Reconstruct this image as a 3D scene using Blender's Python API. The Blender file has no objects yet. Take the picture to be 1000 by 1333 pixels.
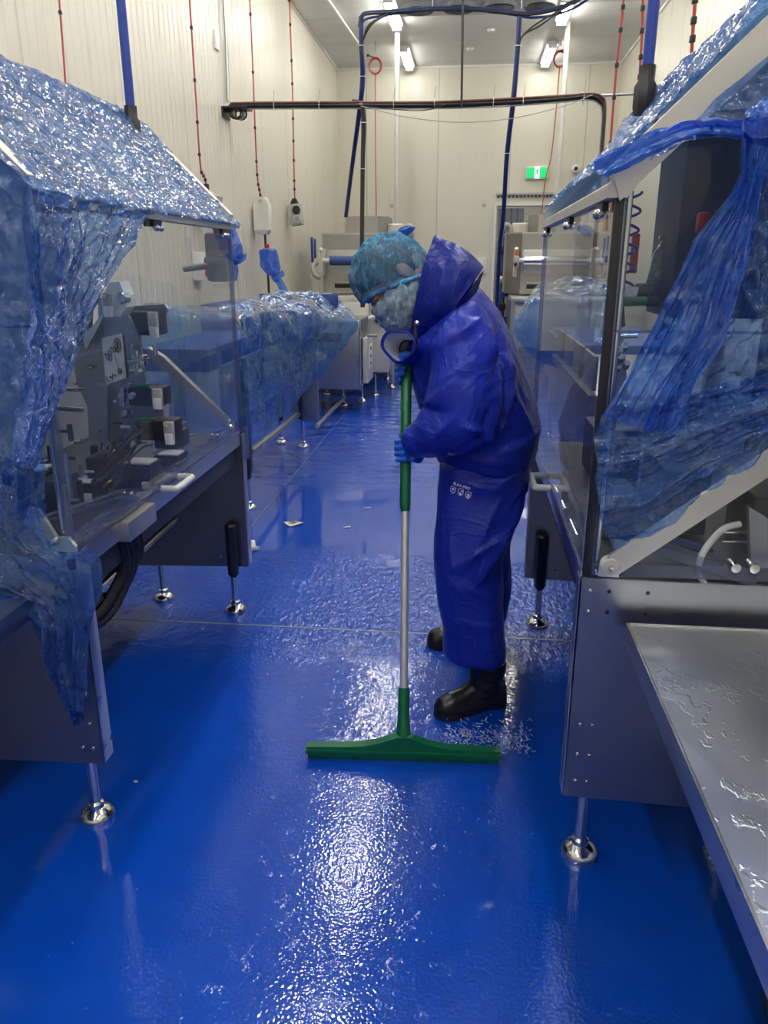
import bpy, bmesh, math, random
from mathutils import Vector, Matrix, noise, Quaternion
from mathutils.bvhtree import BVHTree
SC = bpy.context.scene
COL = SC.collection
random.seed(7)
V = Vector

# ---------------------------------------------------------------- camera
cam = bpy.data.cameras.new('camera')
cam.sensor_fit = 'HORIZONTAL'; cam.sensor_width = 36.0; cam.lens = 36.0
cam.clip_start = 0.05; cam.clip_end = 100
camo = bpy.data.objects.new('camera', cam); COL.objects.link(camo)
camo.location = (0, 0, 1.55)
camo.rotation_euler = (math.radians(90 - 18.0), 0, math.radians(6.1))
SC.camera = camo
# ---------------------------------------------------------------- world, exposure
w = bpy.data.worlds.new('world'); SC.world = w; w.use_nodes = True
w.node_tree.nodes['Background'].inputs[0].default_value = (0.5, 0.56, 0.65, 1)
w.node_tree.nodes['Background'].inputs[1].default_value = 0.05
SC.view_settings.view_transform = 'Standard'; SC.view_settings.look = 'None'
SC.view_settings.gamma = 1; SC.view_settings.use_curve_mapping = False
SC.view_settings.exposure = 0.16
LAMP = 54.0            # strength of the ceiling tubes
SC.cycles.transparent_max_bounces = 32
SC.cycles.max_bounces = 10
SC.cycles.sample_clamp_indirect = 25.0
SC.cycles.caustics_reflective = False
SC.cycles.caustics_refractive = False

# ---------------------------------------------------------------- materials
def new_mat(name):
    m = bpy.data.materials.new(name); m.use_nodes = True
    nt = m.node_tree; p = nt.nodes['Principled BSDF']
    return m, nt, p
def lk(nt, a, b): nt.links.new(a, b)
def nd(nt, t, **k):
    n = nt.nodes.new(t)
    for a, b in k.items():
        if a.startswith('i_'):
            n.inputs[a[2:].replace('_', ' ')].default_value = b
        else: setattr(n, a, b)
    return n
def coords(nt, scale=(1, 1, 1)):
    tc = nd(nt, 'ShaderNodeTexCoord'); mp = nd(nt, 'ShaderNodeMapping')
    mp.inputs['Scale'].default_value = scale
    lk(nt, tc.outputs['Object'], mp.inputs['Vector']); return mp.outputs['Vector']
def noise_n(nt, vec, scale, detail=3, rough=.5):
    n = nd(nt, 'ShaderNodeTexNoise'); n.inputs['Scale'].default_value = scale
    n.inputs['Detail'].default_value = detail; n.inputs['Roughness'].default_value = rough
    lk(nt, vec, n.inputs['Vector']); return n.outputs['Fac']
def ramp(nt, fac, stops):
    r = nd(nt, 'ShaderNodeValToRGB')
    while len(r.color_ramp.elements) < len(stops): r.color_ramp.elements.new(.5)
    for e, (p, c) in zip(r.color_ramp.elements, stops):
        e.position = p; e.color = c if len(c) == 4 else (*c, 1)
    lk(nt, fac, r.inputs['Fac']); return r.outputs['Color']
def math_n(nt, op, a, b=None, clamp=False):
    n = nd(nt, 'ShaderNodeMath', operation=op, use_clamp=clamp)
    for i, v in enumerate((a, b)):
        if v is None: continue
        if isinstance(v, (int, float)): n.inputs[i].default_value = v
        else: lk(nt, v, n.inputs[i])
    return n.outputs[0]
def bump(nt, h, strength, dist, normal=None):
    b = nd(nt, 'ShaderNodeBump'); b.inputs['Distance'].default_value = dist
    if isinstance(strength, (int, float)): b.inputs['Strength'].default_value = strength
    else: lk(nt, strength, b.inputs['Strength'])
    lk(nt, h, b.inputs['Height'])
    if normal: lk(nt, normal, b.inputs['Normal'])
    return b.outputs['Normal']
def simple(name, col, rough=.5, metal=0.0, spec=.5, nscale=0, nstr=.15, vary=0.0, coat=0):
    m, nt, p = new_mat(name)
    p.inputs['Base Color'].default_value = (*col, 1); p.inputs['Roughness'].default_value = rough
    p.inputs['Metallic'].default_value = metal; p.inputs['Specular IOR Level'].default_value = spec
    p.inputs['Coat Weight'].default_value = coat
    vec = coords(nt)
    f = noise_n(nt, vec, nscale or 14, 4)
    c = ramp(nt, f, [(.3, tuple(x * (1 - vary) for x in col)), (.7, tuple(min(1, x * (1 + vary)) for x in col))])
    lk(nt, c, p.inputs['Base Color'])
    if nscale: lk(nt, bump(nt, f, nstr, .004), p.inputs['Normal'])
    return m
def fres(nt, ior, normal=None, twosided=True):
    gm = nd(nt, 'ShaderNodeNewGeometry'); fr = nd(nt, 'ShaderNodeFresnel')
    a = math_n(nt, 'MULTIPLY_ADD', gm.outputs['Backfacing'], 1 / ior - ior); a.node.inputs[2].default_value = ior
    lk(nt, a, fr.inputs['IOR'])
    if normal: lk(nt, normal, fr.inputs['Normal'])
    if twosided: return fr.outputs[0]
    return math_n(nt, 'MULTIPLY', fr.outputs[0], math_n(nt, 'SUBTRACT', 1.0, gm.outputs['Backfacing']))
M = {}
def metal(name, col, rough, stretch=(1, 1, 30)):
    m, nt, p = new_mat(name)
    p.inputs['Metallic'].default_value = 1
    v1 = coords(nt); v2 = coords(nt, stretch)
    f = noise_n(nt, v1, 5, 4); g = noise_n(nt, v2, 12, 3)
    lk(nt, ramp(nt, f, [(.3, tuple(c * .86 for c in col)), (.7, col)]), p.inputs['Base Color'])
    r = math_n(nt, 'MULTIPLY_ADD', f, .16); 
    r.node.inputs[2].default_value = rough - .08
    lk(nt, r, p.inputs['Roughness'])
    lk(nt, bump(nt, g, .12, .001), p.inputs['Normal'])
    return m
M['steel'] = metal('stainless_steel', (.62, .62, .60), .30)
M['steel_dull'] = metal('bead_blasted_steel', (.60, .59, .56), .45)
M['steel_plate'] = metal('brushed_plate', (.38, .39, .41), .34)
M['chrome'] = metal('polished_steel', (.75, .75, .74), .12)
M['alu'] = simple('aluminium', (.70, .70, .72), .30, metal=.55)
M['black'] = simple('black_plastic', (.012, .012, .016), .42)
M['rubber'] = simple('black_rubber', (.012, .012, .015), .30, nscale=30, nstr=.25)
M['dark'] = simple('dark_interior', (.03, .035, .05), .5)
M['white'] = simple('white_plastic', (.78, .78, .75), .35, vary=.03)
M['offwhite'] = simple('cream_plastic', (.72, .70, .60), .5, vary=.05)
M['greybox'] = simple('grey_plastic', (.42, .42, .41), .45, vary=.05)
M['feeder'] = metal('feeder_steel', (.42, .40, .36), .5)
M['greyv'] = simple('grey_enamel', (.55, .54, .50), .4, vary=.05)
M['red'] = simple('red_cable', (.42, .05, .045), .45)
M['redp'] = simple('red_plastic', (.6, .03, .03), .4)
M['bluep'] = simple('blue_plastic', (.02, .055, .36), .3)
M['bluecab'] = simple('blue_hose', (.015, .035, .15), .4)
M['blueroll'] = simple('blue_roller', (.03, .07, .25), .4)
M['green'] = simple('green_plastic', (.0, .12, .045), .32, vary=.06)
M['greend'] = simple('green_rubber', (.0, .10, .035), .4, vary=.06)
M['paint'] = simple('white_painted_pipe', (.74, .73, .68), .4)
M['galv'] = metal('galvanised', (.45, .45, .45), .4)
M['ink'] = simple('printed_ink', (.02, .02, .025), .5)
M['print'] = simple('white_print', (.85, .85, .88), .5)
M['skin'] = simple('skin', (.52, .27, .19), .5, nscale=60, nstr=.08, vary=.08)
M['hair'] = simple('dark_hair', (.015, .010, .008), .5, nscale=80, nstr=.6)
M['shirt'] = simple('white_lining', (.66, .67, .74), .7, vary=.04)
M['glove'] = simple('blue_nitrile', (.015, .12, .62), .35, nscale=40, nstr=.3)
M['paper'] = simple('paper', (.74, .72, .68), .7, vary=.04)
M['brown'] = simple('brown_stain', (.2, .12, .07), .7)
M['amber'] = simple('amber_led', (.9, .5, .1), .4)
def emis(name, col, s):
    m, nt, p = new_mat(name)
    p.inputs['Base Color'].default_value = (*col, 1)
    p.inputs['Emission Color'].default_value = (*col, 1); p.inputs['Emission Strength'].default_value = s
    return m
M['tube_end'] = emis('lamp_diffuser_dim', (1.0, .985, .93), LAMP * .4)  # strength cut so the far wall near these lamps does not burn out
M['tube'] = emis('lamp_diffuser', (1.0, .985, .93), LAMP)
M['exitg'] = emis('exit_green', (.01, .55, .16), .75)
M['exitw'] = emis('exit_white', (.8, .95, .85), .9)

# clear guard sheet
def clear(name, tint, tintmix=.0, hazec=(.5, .55, .65), haze=.03, refl=1.0):
    m, nt, p = new_mat(name); nt.nodes.remove(p)
    out = nt.nodes['Material Output']
    t = nd(nt, 'ShaderNodeBsdfTransparent'); t.inputs[0].default_value = (*tint, 1)
    g = nd(nt, 'ShaderNodeBsdfGlossy'); g.inputs['Roughness'].default_value = .02
    d = nd(nt, 'ShaderNodeBsdfDiffuse'); d.inputs[0].default_value = (*hazec, 1)
    v = coords(nt); f = noise_n(nt, v, 3, 5)
    mh = nd(nt, 'ShaderNodeMixShader'); lk(nt, math_n(nt, 'MULTIPLY', f, haze * 2), mh.inputs[0])
    lk(nt, t.outputs[0], mh.inputs[1]); lk(nt, d.outputs[0], mh.inputs[2])
    mx = nd(nt, 'ShaderNodeMixShader'); lk(nt, math_n(nt, 'MULTIPLY', fres(nt, 1.5, None, False), refl, True), mx.inputs[0])
    lk(nt, mh.outputs[0], mx.inputs[1]); lk(nt, g.outputs[0], mx.inputs[2])
    lk(nt, mx.outputs[0], out.inputs['Surface'])
    return m
M['clear'] = clear('polycarbonate', (.96, .97, .98), haze=.02)
M['clear_edge'] = clear('polycarbonate_edge', (.62, .66, .78), haze=.12, hazec=(.5, .55, .75))
M['water'] = clear('water_film', (.93, .96, 1), haze=.0, refl=1.0)

# blue plastic film
def film(name, tint, body, bodymix, crinkle, cscale, gloss=1.0):
    m, nt, p = new_mat(name); nt.nodes.remove(p)
    out = nt.nodes['Material Output']
    v = coords(nt)
    gm = nd(nt, 'ShaderNodeNewGeometry')
    wn = nd(nt, 'ShaderNodeTexNoise'); wn.inputs['Scale'].default_value = cscale * .35; wn.inputs['Detail'].default_value = 3
    lk(nt, v, wn.inputs['Vector'])
    wv = nd(nt, 'ShaderNodeVectorMath', operation='MULTIPLY_ADD'); lk(nt, wn.outputs['Color'], wv.inputs[0])
    k_ = 3.2 / cscale; wv.inputs[1].default_value = (k_, k_, k_); lk(nt, v, wv.inputs[2])
    acc = gm.outputs['Normal']
    for q, (sc_, am) in enumerate(((1.0, .55), (2.4, .38), (.35, .30))):
        vo = nd(nt, 'ShaderNodeTexVoronoi', feature='F1'); vo.inputs['Scale'].default_value = cscale * sc_
        lk(nt, wv.outputs[0], vo.inputs['Vector'])
        sb = nd(nt, 'ShaderNodeVectorMath', operation='SUBTRACT'); lk(nt, vo.outputs['Color'], sb.inputs[0]); sb.inputs[1].default_value = (.5, .5, .5)
        ma = nd(nt, 'ShaderNodeVectorMath', operation='MULTIPLY_ADD'); lk(nt, sb.outputs[0], ma.inputs[0])
        a_ = am * crinkle; ma.inputs[1].default_value = (a_, a_, a_); lk(nt, acc, ma.inputs[2]); acc = ma.outputs[0]
    nz_ = nd(nt, 'ShaderNodeVectorMath', operation='NORMALIZE'); lk(nt, acc, nz_.inputs[0])
    bn = nd(nt, 'ShaderNodeTexNoise'); bn.inputs['Scale'].default_value = cscale * .8; bn.inputs['Detail'].default_value = 4; lk(nt, v, bn.inputs['Vector'])
    nrm = bump(nt, bn.outputs['Fac'], crinkle * .8, .01, nz_.outputs[0])
    t = nd(nt, 'ShaderNodeBsdfTransparent'); t.inputs[0].default_value = (*tint, 1)
    d = nd(nt, 'ShaderNodeBsdfDiffuse'); d.inputs[0].default_value = (*body, 1); lk(nt, nrm, d.inputs['Normal'])
    tr = nd(nt, 'ShaderNodeBsdfTranslucent'); tr.inputs[0].default_value = (*body, 1); lk(nt, nrm, tr.inputs['Normal'])
    dm = nd(nt, 'ShaderNodeMixShader'); dm.inputs[0].default_value = .45
    lk(nt, d.outputs[0], dm.inputs[1]); lk(nt, tr.outputs[0], dm.inputs[2])
    lw = nd(nt, 'ShaderNodeLayerWeight'); lw.inputs['Blend'].default_value = .35
    fac = math_n(nt, 'ADD', bodymix, math_n(nt, 'MULTIPLY', lw.outputs['Facing'], .35), True)
    mb = nd(nt, 'ShaderNodeMixShader'); lk(nt, fac, mb.inputs[0])
    lk(nt, t.outputs[0], mb.inputs[1]); lk(nt, dm.outputs[0], mb.inputs[2])
    g = nd(nt, 'ShaderNodeBsdfGlossy'); g.inputs['Roughness'].default_value = .07; lk(nt, nrm, g.inputs['Normal'])
    mx = nd(nt, 'ShaderNodeMixShader')
    lk(nt, math_n(nt, 'MULTIPLY_ADD', fres(nt, 1.5, nrm), gloss, True), mx.inputs[0])
    mx.inputs[0].links[0].from_node.inputs[2].default_value = .0
    lk(nt, mb.outputs[0], mx.inputs[1]); lk(nt, g.outputs[0], mx.inputs[2])
    lk(nt, mx.outputs[0], out.inputs['Surface'])
    return m
M['film_roof'] = film('blue_film_crinkled', (.30, .50, .90), (.07, .21, .56), .38, 1.0, 75, 1.0)
M['film'] = film('blue_film', (.38, .58, .95), (.09, .25, .70), .32, 1.25, 42, 1.4)
M['film_deep'] = film('blue_film_gathered', (.20, .42, .94), (.045, .22, .86), .42, 1.05, 44, 1.5)
M['film_pale'] = film('pale_blue_film', (.42, .64, .95), (.07, .25, .62), .26, .75, 20, 1.4)

def fabric():
    m, nt, p = new_mat('blue_rain_fabric')
    v = coords(nt); f = noise_n(nt, v, 9, 5, .6)
    lk(nt, ramp(nt, f, [(.3, (.010, .022, .31)), (.7, (.014, .032, .40))]), p.inputs['Base Color'])
    p.inputs['Roughness'].default_value = .33; p.inputs['Specular IOR Level'].default_value = .42; p.inputs['Specular Tint'].default_value = (.55, .62, 1, 1)
    n2 = nd(nt, 'ShaderNodeTexNoise'); n2.inputs['Scale'].default_value = 6; n2.inputs['Detail'].default_value = 4; n2.inputs['Distortion'].default_value = 1.0; lk(nt, v, n2.inputs['Vector'])
    r2 = math_n(nt, 'POWER', math_n(nt, 'ABSOLUTE', math_n(nt, 'SUBTRACT', n2.outputs['Fac'], .5)), .6)
    f2 = math_n(nt, 'ADD', math_n(nt, 'MULTIPLY', noise_n(nt, v, 22, 5, .6), .25), math_n(nt, 'MULTIPLY', r2, -.9))
    lk(nt, bump(nt, f2, .55, .018), p.inputs['Normal'])
    return m
M['fabric'] = fabric()
def net(name, c1, c2, op, sc_):
    m, nt, p = new_mat(name); nt.nodes.remove(p); out = nt.nodes['Material Output']
    v = coords(nt, (1.6, 1, .55))
    n = nd(nt, 'ShaderNodeTexNoise'); n.inputs['Scale'].default_value = sc_; n.inputs['Detail'].default_value = 6
    n.inputs['Roughness'].default_value = .7; n.inputs['Distortion'].default_value = .8; lk(nt, v, n.inputs['Vector'])
    d = nd(nt, 'ShaderNodeBsdfDiffuse'); lk(nt, ramp(nt, n.outputs['Fac'], [(.42, c1), (.66, c2)]), d.inputs[0])
    lk(nt, bump(nt, n.outputs['Fac'], .4, .008), d.inputs['Normal'])
    lw = nd(nt, 'ShaderNodeLayerWeight'); lw.inputs['Blend'].default_value = .35
    st = ramp(nt, n.outputs['Fac'], [(.50, (0, 0, 0)), (.68, (1, 1, 1))])
    fac = math_n(nt, 'ADD', math_n(nt, 'MULTIPLY_ADD', lw.outputs['Facing'], .65), math_n(nt, 'MULTIPLY', st, .30), True)
    fac.node.inputs[0].links[0].from_node.inputs[2].default_value = op
    t = nd(nt, 'ShaderNodeBsdfTransparent'); mx = nd(nt, 'ShaderNodeMixShader'); lk(nt, fac, mx.inputs[0])
    lk(nt, t.outputs[0], mx.inputs[1]); lk(nt, d.outputs[0], mx.inputs[2]); lk(nt, mx.outputs[0], out.inputs['Surface'])
    return m
M['net'] = net('hairnet', (.06, .20, .36), (.16, .37, .56), .34, 55)
M['netband'] = net('hairnet_band', (.08, .32, .62), (.20, .50, .80), .88, 30)
M['mask'] = net('beard_cover', (.22, .38, .54), (.50, .66, .78), .50, 40)

def wall_mat(name, axis, col, ribs, dirt=.5):
    m, nt, p = new_mat(name)
    tc = nd(nt, 'ShaderNodeTexCoord'); sep = nd(nt, 'ShaderNodeSeparateXYZ'); lk(nt, tc.outputs['Object'], sep.inputs[0])
    a = sep.outputs[axis]
    # narrow ribs
    s = math_n(nt, 'SINE', math_n(nt, 'MULTIPLY', a, 2 * math.pi / ribs))
    sharp = math_n(nt, 'POWER', math_n(nt, 'MULTIPLY_ADD', s, .5), 6); 
    sharp.node.inputs[0].links[0].from_node.inputs[2].default_value = .5
    # joint every 1.15 m
    fr = math_n(nt, 'FRACT', math_n(nt, 'DIVIDE', a, 1.15))
    jn = math_n(nt, 'LESS_THAN', math_n(nt, 'ABSOLUTE', math_n(nt, 'SUBTRACT', fr, .5)), .007)
    st = nd(nt, 'ShaderNodeMapping'); st.inputs['Scale'].default_value = (9, 9, .8)
    lk(nt, tc.outputs['Object'], st.inputs[0])
    f = noise_n(nt, st.outputs[0], 1.3, 6, .62)
    f2 = noise_n(nt, tc.outputs['Object'], 1.1, 3)
    dm = math_n(nt, 'MULTIPLY', ramp(nt, f, [(.55, (0, 0, 0)), (.70, (1, 1, 1))]), ramp(nt, f2, [(.43, (0, 0, 0)), (.62, (1, 1, 1))]))
    mix = nd(nt, 'ShaderNodeMix', data_type='RGBA'); lk(nt, math_n(nt, 'MULTIPLY', dm, dirt), mix.inputs[0])
    mix.inputs[6].default_value = (*col, 1); mix.inputs[7].default_value = (.30, .29, .26, 1)
    mj = nd(nt, 'ShaderNodeMix', data_type='RGBA'); lk(nt, math_n(nt, 'MULTIPLY', jn, .45), mj.inputs[0])
    lk(nt, mix.outputs[2], mj.inputs[6]); mj.inputs[7].default_value = (.25, .24, .2, 1)
    lk(nt, mj.outputs[2], p.inputs['Base Color'])
    p.inputs['Roughness'].default_value = .32
    h = math_n(nt, 'SUBTRACT', sharp, math_n(nt, 'MULTIPLY', jn, 2.0))
    lk(nt, bump(nt, h, 1.0, .004), p.inputs['Normal'])
    return m
M['wall_side'] = wall_mat('ribbed_wall_panel', 1, (.64, .61, .51), .095, .6)
M['wall_back'] = wall_mat('flat_wall_panel', 0, (.68, .65, .54), 1.15, .2)
M['ceiling'] = wall_mat('ceiling_panel', 1, (.58, .58, .55), 1.15, .3)

def floor_mat():
    m, nt, p = new_mat('wet_blue_resin_floor')
    tc = nd(nt, 'ShaderNodeTexCoord'); o = tc.outputs['Object']
    sep = nd(nt, 'ShaderNodeSeparateXYZ'); lk(nt, o, sep.inputs[0])
    x, y = sep.outputs[0], sep.outputs[1]
    big = noise_n(nt, o, .9, 4, .6); mid = noise_n(nt, o, 3.2, 5, .6)
    col = ramp(nt, mid, [(.3, (.0, .052, .43)), (.7, (.0, .066, .52))])
    # dark scuffs
    sc1 = ramp(nt, noise_n(nt, o, 7, 6, .55), [(.70, (0, 0, 0)), (.76, (1, 1, 1))])
    cm = nd(nt, 'ShaderNodeMix', data_type='RGBA'); lk(nt, math_n(nt, 'MULTIPLY', sc1, .55), cm.inputs[0])
    lk(nt, col, cm.inputs[6]); cm.inputs[7].default_value = (.01, .02, .07, 1)
    lk(nt, cm.outputs[2], p.inputs['Base Color'])
    p.inputs['Roughness'].default_value = .38
    p.inputs['Specular IOR Level'].default_value = .1
    p.inputs['Coat Weight'].default_value = 1.0; p.inputs['Coat IOR'].default_value = 1.62
    # where the water lies flat: a pool between y 3.7 and 5.6, and a thinner one nearer
    def band(v, a, b, c, d):
        up = nd(nt, 'ShaderNodeMapRange', interpolation_type='SMOOTHSTEP'); up.inputs[1].default_value = a; up.inputs[2].default_value = b
        dn = nd(nt, 'ShaderNodeMapRange', interpolation_type='SMOOTHSTEP'); dn.inputs[1].default_value = c; dn.inputs[2].default_value = d
        dn.inputs[3].default_value = 1; dn.inputs[4].default_value = 0
        lk(nt, v, up.inputs[0]); lk(nt, v, dn.inputs[0])
        return math_n(nt, 'MULTIPLY', up.outputs[0], dn.outputs[0])
    yw = math_n(nt, 'ADD', y, math_n(nt, 'MULTIPLY', math_n(nt, 'SUBTRACT', mid, .5), .8))
    xw = math_n(nt, 'ADD', x, math_n(nt, 'MULTIPLY', math_n(nt, 'SUBTRACT', mid, .5), .5))
    pool = band(yw, 3.85, 4.05, 5.1, 5.6)
    pool2 = math_n(nt, 'MULTIPLY', band(yw, 1.9, 2.15, 2.7, 2.85), .985)
    left = math_n(nt, 'MULTIPLY', band(xw, -1.6, -1.5, -.85, -.65), .7)
    flat = math_n(nt, 'MAXIMUM', math_n(nt, 'MAXIMUM', pool, pool2), left)
    far = band(yw, 5.0, 5.8, 30, 40)
    # fine orange peel of the resin seen through thin water
    peel = math_n(nt, 'ADD', math_n(nt, 'MULTIPLY', noise_n(nt, o, 50, 1.0, .5), .45), math_n(nt, 'MULTIPLY', noise_n(nt, o, 120, .5, .5), .42))
    mpk = nd(nt, 'ShaderNodeMapping'); mpk.inputs['Scale'].default_value = (1, .62, 1); lk(nt, o, mpk.inputs[0])
    midz = band(yw, 2.75, 3.0, 3.8, 4.0)
    peel = math_n(nt, 'ADD', peel, math_n(nt, 'MULTIPLY', math_n(nt, 'MULTIPLY', noise_n(nt, mpk.outputs[0], 38, 1.2, .5), midz), 2.6))
    rough_amt = math_n(nt, 'SUBTRACT', 1.0, math_n(nt, 'MAXIMUM', flat, far))
    ramt = math_n(nt, 'MULTIPLY_ADD', rough_amt, 1.0); ramt.node.inputs[2].default_value = .035
    nr_ = nd(nt, 'ShaderNodeMapRange', interpolation_type='SMOOTHSTEP'); nr_.inputs[1].default_value = 1.9; nr_.inputs[2].default_value = 3.0; nr_.inputs[3].default_value = .24; nr_.inputs[4].default_value = 1.0; lk(nt, y, nr_.inputs[0])
    ramt = math_n(nt, 'MULTIPLY', ramt, nr_.outputs[0])
    rip = noise_n(nt, o, 15, 4, .6)
    nr2 = nd(nt, 'ShaderNodeMapRange', interpolation_type='SMOOTHSTEP'); nr2.inputs[1].default_value = 1.8; nr2.inputs[2].default_value = 2.2; nr2.inputs[3].default_value = .05; nr2.inputs[4].default_value = .34; lk(nt, y, nr2.inputs[0])
    n0 = bump(nt, rip, math_n(nt, 'MULTIPLY', math_n(nt, 'SUBTRACT', 1.0, math_n(nt, 'MAXIMUM', pool, far)), nr2.outputs[0]), .010)
    n1 = bump(nt, peel, ramt, .0052, n0)
    # droplets and small ripple islands
    isl = noise_n(nt, o, 18, 4, .6)
    ih = ramp(nt, isl, [(.60, (0, 0, 0)), (.66, (1, 1, 1))])
    n1b = bump(nt, ih, math_n(nt, 'MULTIPLY', math_n(nt, 'SUBTRACT', 1.0, far), .14), .004, n1)
    # ripples further away, long across the aisle
    mp = nd(nt, 'ShaderNodeMapping'); mp.inputs['Scale'].default_value = (2.2, 6.0, 1); lk(nt, o, mp.inputs[0])
    rp = noise_n(nt, mp.outputs[0], 1.6, 5, .65)
    rh = ramp(nt, rp, [(.50, (0, 0, 0)), (.58, (1, 1, 1))])
    n2 = bump(nt, rh, math_n(nt, 'MULTIPLY', far, .5), .014, n1b)
    lk(nt, n2, p.inputs['Coat Normal']); lk(nt, n1, p.inputs['Normal'])
    cr = math_n(nt, 'MULTIPLY_ADD', rough_amt, .02); cr.node.inputs[2].default_value = .015
    lk(nt, cr, p.inputs['Coat Roughness'])
    return m
M['floor'] = floor_mat()
def tray_mat():
    m, nt, p = new_mat('wet_steel_tray')
    p.inputs['Metallic'].default_value = 1
    v = coords(nt); v2 = coords(nt, (1, 14, 1))
    f = noise_n(nt, v, 4, 4)
    lk(nt, ramp(nt, f, [(.3, (.50, .53, .60)), (.7, (.62, .64, .70))]), p.inputs['Base Color'])
    p.inputs['Roughness'].default_value = .34
    b1 = bump(nt, noise_n(nt, v2, 12, 3), .08, .001)
    w_ = nd(nt, 'ShaderNodeMapping'); w_.inputs['Scale'].default_value = (1, .8, 1); w_.inputs['Rotation'].default_value = (0, 0, .5); lk(nt, v, w_.inputs[0])
    wn = noise_n(nt, w_.outputs[0], 17, 4, .6)
    wh = ramp(nt, wn, [(.55, (0, 0, 0)), (.58, (1, 1, 1))])
    lk(nt, bump(nt, wh, .35, .003, b1), p.inputs['Normal'])
    return m
M['tray'] = tray_mat()

# ---------------------------------------------------------------- mesh helpers
class MB:
    def __init__(s): s.bm = bmesh.new()
    def box(s, c, d, rot=None, bev=0.0):
        r = bmesh.ops.create_cube(s.bm, size=1.0)
        vs = r['verts']
        bmesh.ops.scale(s.bm, vec=d, verts=vs)
        if bev > 0:
            es = list({e for v in vs for e in v.link_edges})
            bw = min(bev, .45 * min(d))
            q = bmesh.ops.bevel(s.bm, geom=es, offset=bw, segments=2, affect='EDGES', profile=.6)
            vs = list({v for f in q['faces'] for v in f.verts} | {v for v in vs if v.is_valid})
        if rot is not None:
            R = rot if isinstance(rot, Matrix) else Matrix.Rotation(rot[2], 3, 'Z') @ Matrix.Rotation(rot[1], 3, 'Y') @ Matrix.Rotation(rot[0], 3, 'X')
            bmesh.ops.rotate(s.bm, cent=(0, 0, 0), matrix=R, verts=vs)
        bmesh.ops.translate(s.bm, vec=c, verts=vs)
        return s
    def b2(s, a, b, bev=0.0):
        a, b = V(a), V(b); return s.box((a + b) / 2, [abs(b[i] - a[i]) for i in range(3)], None, bev)
    def tube(s, pts, r, n=10, closed=False, cap=True):
        pts = [V(p) for p in pts]; L = len(pts)
        rs = r if isinstance(r, (list, tuple)) else [r] * L
        up = None; rings = []
        for i, p in enumerate(pts):
            a = pts[(i - 1) % L] if (i > 0 or closed) else p
            b = pts[(i + 1) % L] if (i < L - 1 or closed) else p
            t = (b - a)
            if t.length < 1e-9: t = V((0, 0, 1))
            t.normalize()
            if up is None:
                up = V((0, 0, 1)) if abs(t.z) < .9 else V((0, 1, 0))
            x = t.cross(up)
            if x.length < 1e-5: x = t.cross(V((1, 0, 0)))
            x.normalize(); up = x.cross(t).normalized()
            rings.append([s.bm.verts.new(p + (x * math.cos(k * 2 * math.pi / n) + up * math.sin(k * 2 * math.pi / n)) * rs[i]) for k in range(n)])
        m = L if closed else L - 1
        for i in range(m):
            A, B = rings[i], rings[(i + 1) % L]
            for k in range(n):
                s.bm.faces.new((A[k], A[(k + 1) % n], B[(k + 1) % n], B[k]))
        if cap and not closed:
            s.bm.faces.new(rings[0][::-1]); s.bm.faces.new(rings[-1])
        return s
    def cyl(s, a, b, r, r2=None, n=20):
        return s.tube([a, b], [r, r if r2 is None else r2], n)
    def lathe(s, c, prof, n=28, axis='Z'):
        rings = []
        for (r, h) in prof:
            ring = []
            for k in range(n):
                t = k * 2 * math.pi / n
                p = V((r * math.cos(t), r * math.sin(t), h))
                if axis == 'Y': p = V((p.x, p.z, p.y))
                if axis == 'X': p = V((p.z, p.x, p.y))
                ring.append(s.bm.verts.new(p + V(c)))
            rings.append(ring)
        for A, B in zip(rings, rings[1:]):
            for k in range(n): s.bm.faces.new((A[k], A[(k + 1) % n], B[(k + 1) % n], B[k]))
        s.bm.faces.new(rings[0][::-1]); s.bm.faces.new(rings[-1])
        return s
    def prism(s, pts, vec):
        v = V(vec); A = [s.bm.verts.new(V(p)) for p in pts]; B = [s.bm.verts.new(V(p) + v) for p in pts]
        n = len(A)
        s.bm.faces.new(A); s.bm.faces.new(B[::-1])
        for k in range(n): s.bm.faces.new((A[k], B[k], B[(k + 1) % n], A[(k + 1) % n]))
        return s
    def loft(s, rings, cap=True):
        R = [[s.bm.verts.new(V(p)) for p in r] for r in rings]; n = len(R[0])
        for A, B in zip(R, R[1:]):
            for k in range(n): s.bm.faces.new((A[k], A[(k + 1) % n], B[(k + 1) % n], B[k]))
        if cap: s.bm.faces.new(R[0][::-1]); s.bm.faces.new(R[-1])
        return s
    def ball(s, c, r, rot=None, n=16):
        q = bmesh.ops.create_uvsphere(s.bm, u_segments=n * 2, v_segments=n, radius=1.0); vs = q['verts']
        d = (r, r, r) if isinstance(r, (int, float)) else r
        bmesh.ops.scale(s.bm, vec=d, verts=vs)
        if rot is not None: bmesh.ops.rotate(s.bm, cent=(0, 0, 0), matrix=rot, verts=vs)
        bmesh.ops.translate(s.bm, vec=c, verts=vs); return s
    def mesh(s, name):
        bmesh.ops.recalc_face_normals(s.bm, faces=s.bm.faces)
        me = bpy.data.meshes.new(name); s.bm.to_mesh(me); s.bm.free(); return me
    def build(s, name, mat, parent=None, smooth=True, ang=35):
        return mk(name, s.mesh(name), mat, parent, smooth, ang)
def mk(name, me, mat, parent=None, smooth=True, ang=35):
    o = bpy.data.objects.new(name, me); COL.objects.link(o)
    me.materials.append(M[mat] if isinstance(mat, str) else mat)
    if smooth:
        for p in me.polygons: p.use_smooth = True
        try: me.set_sharp_from_angle(angle=math.radians(ang))
        except Exception: pass
    if parent is not None:
        o.parent = parent
        o.matrix_parent_inverse = Matrix.Translation(parent_world(parent)).inverted()
    return o
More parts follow.
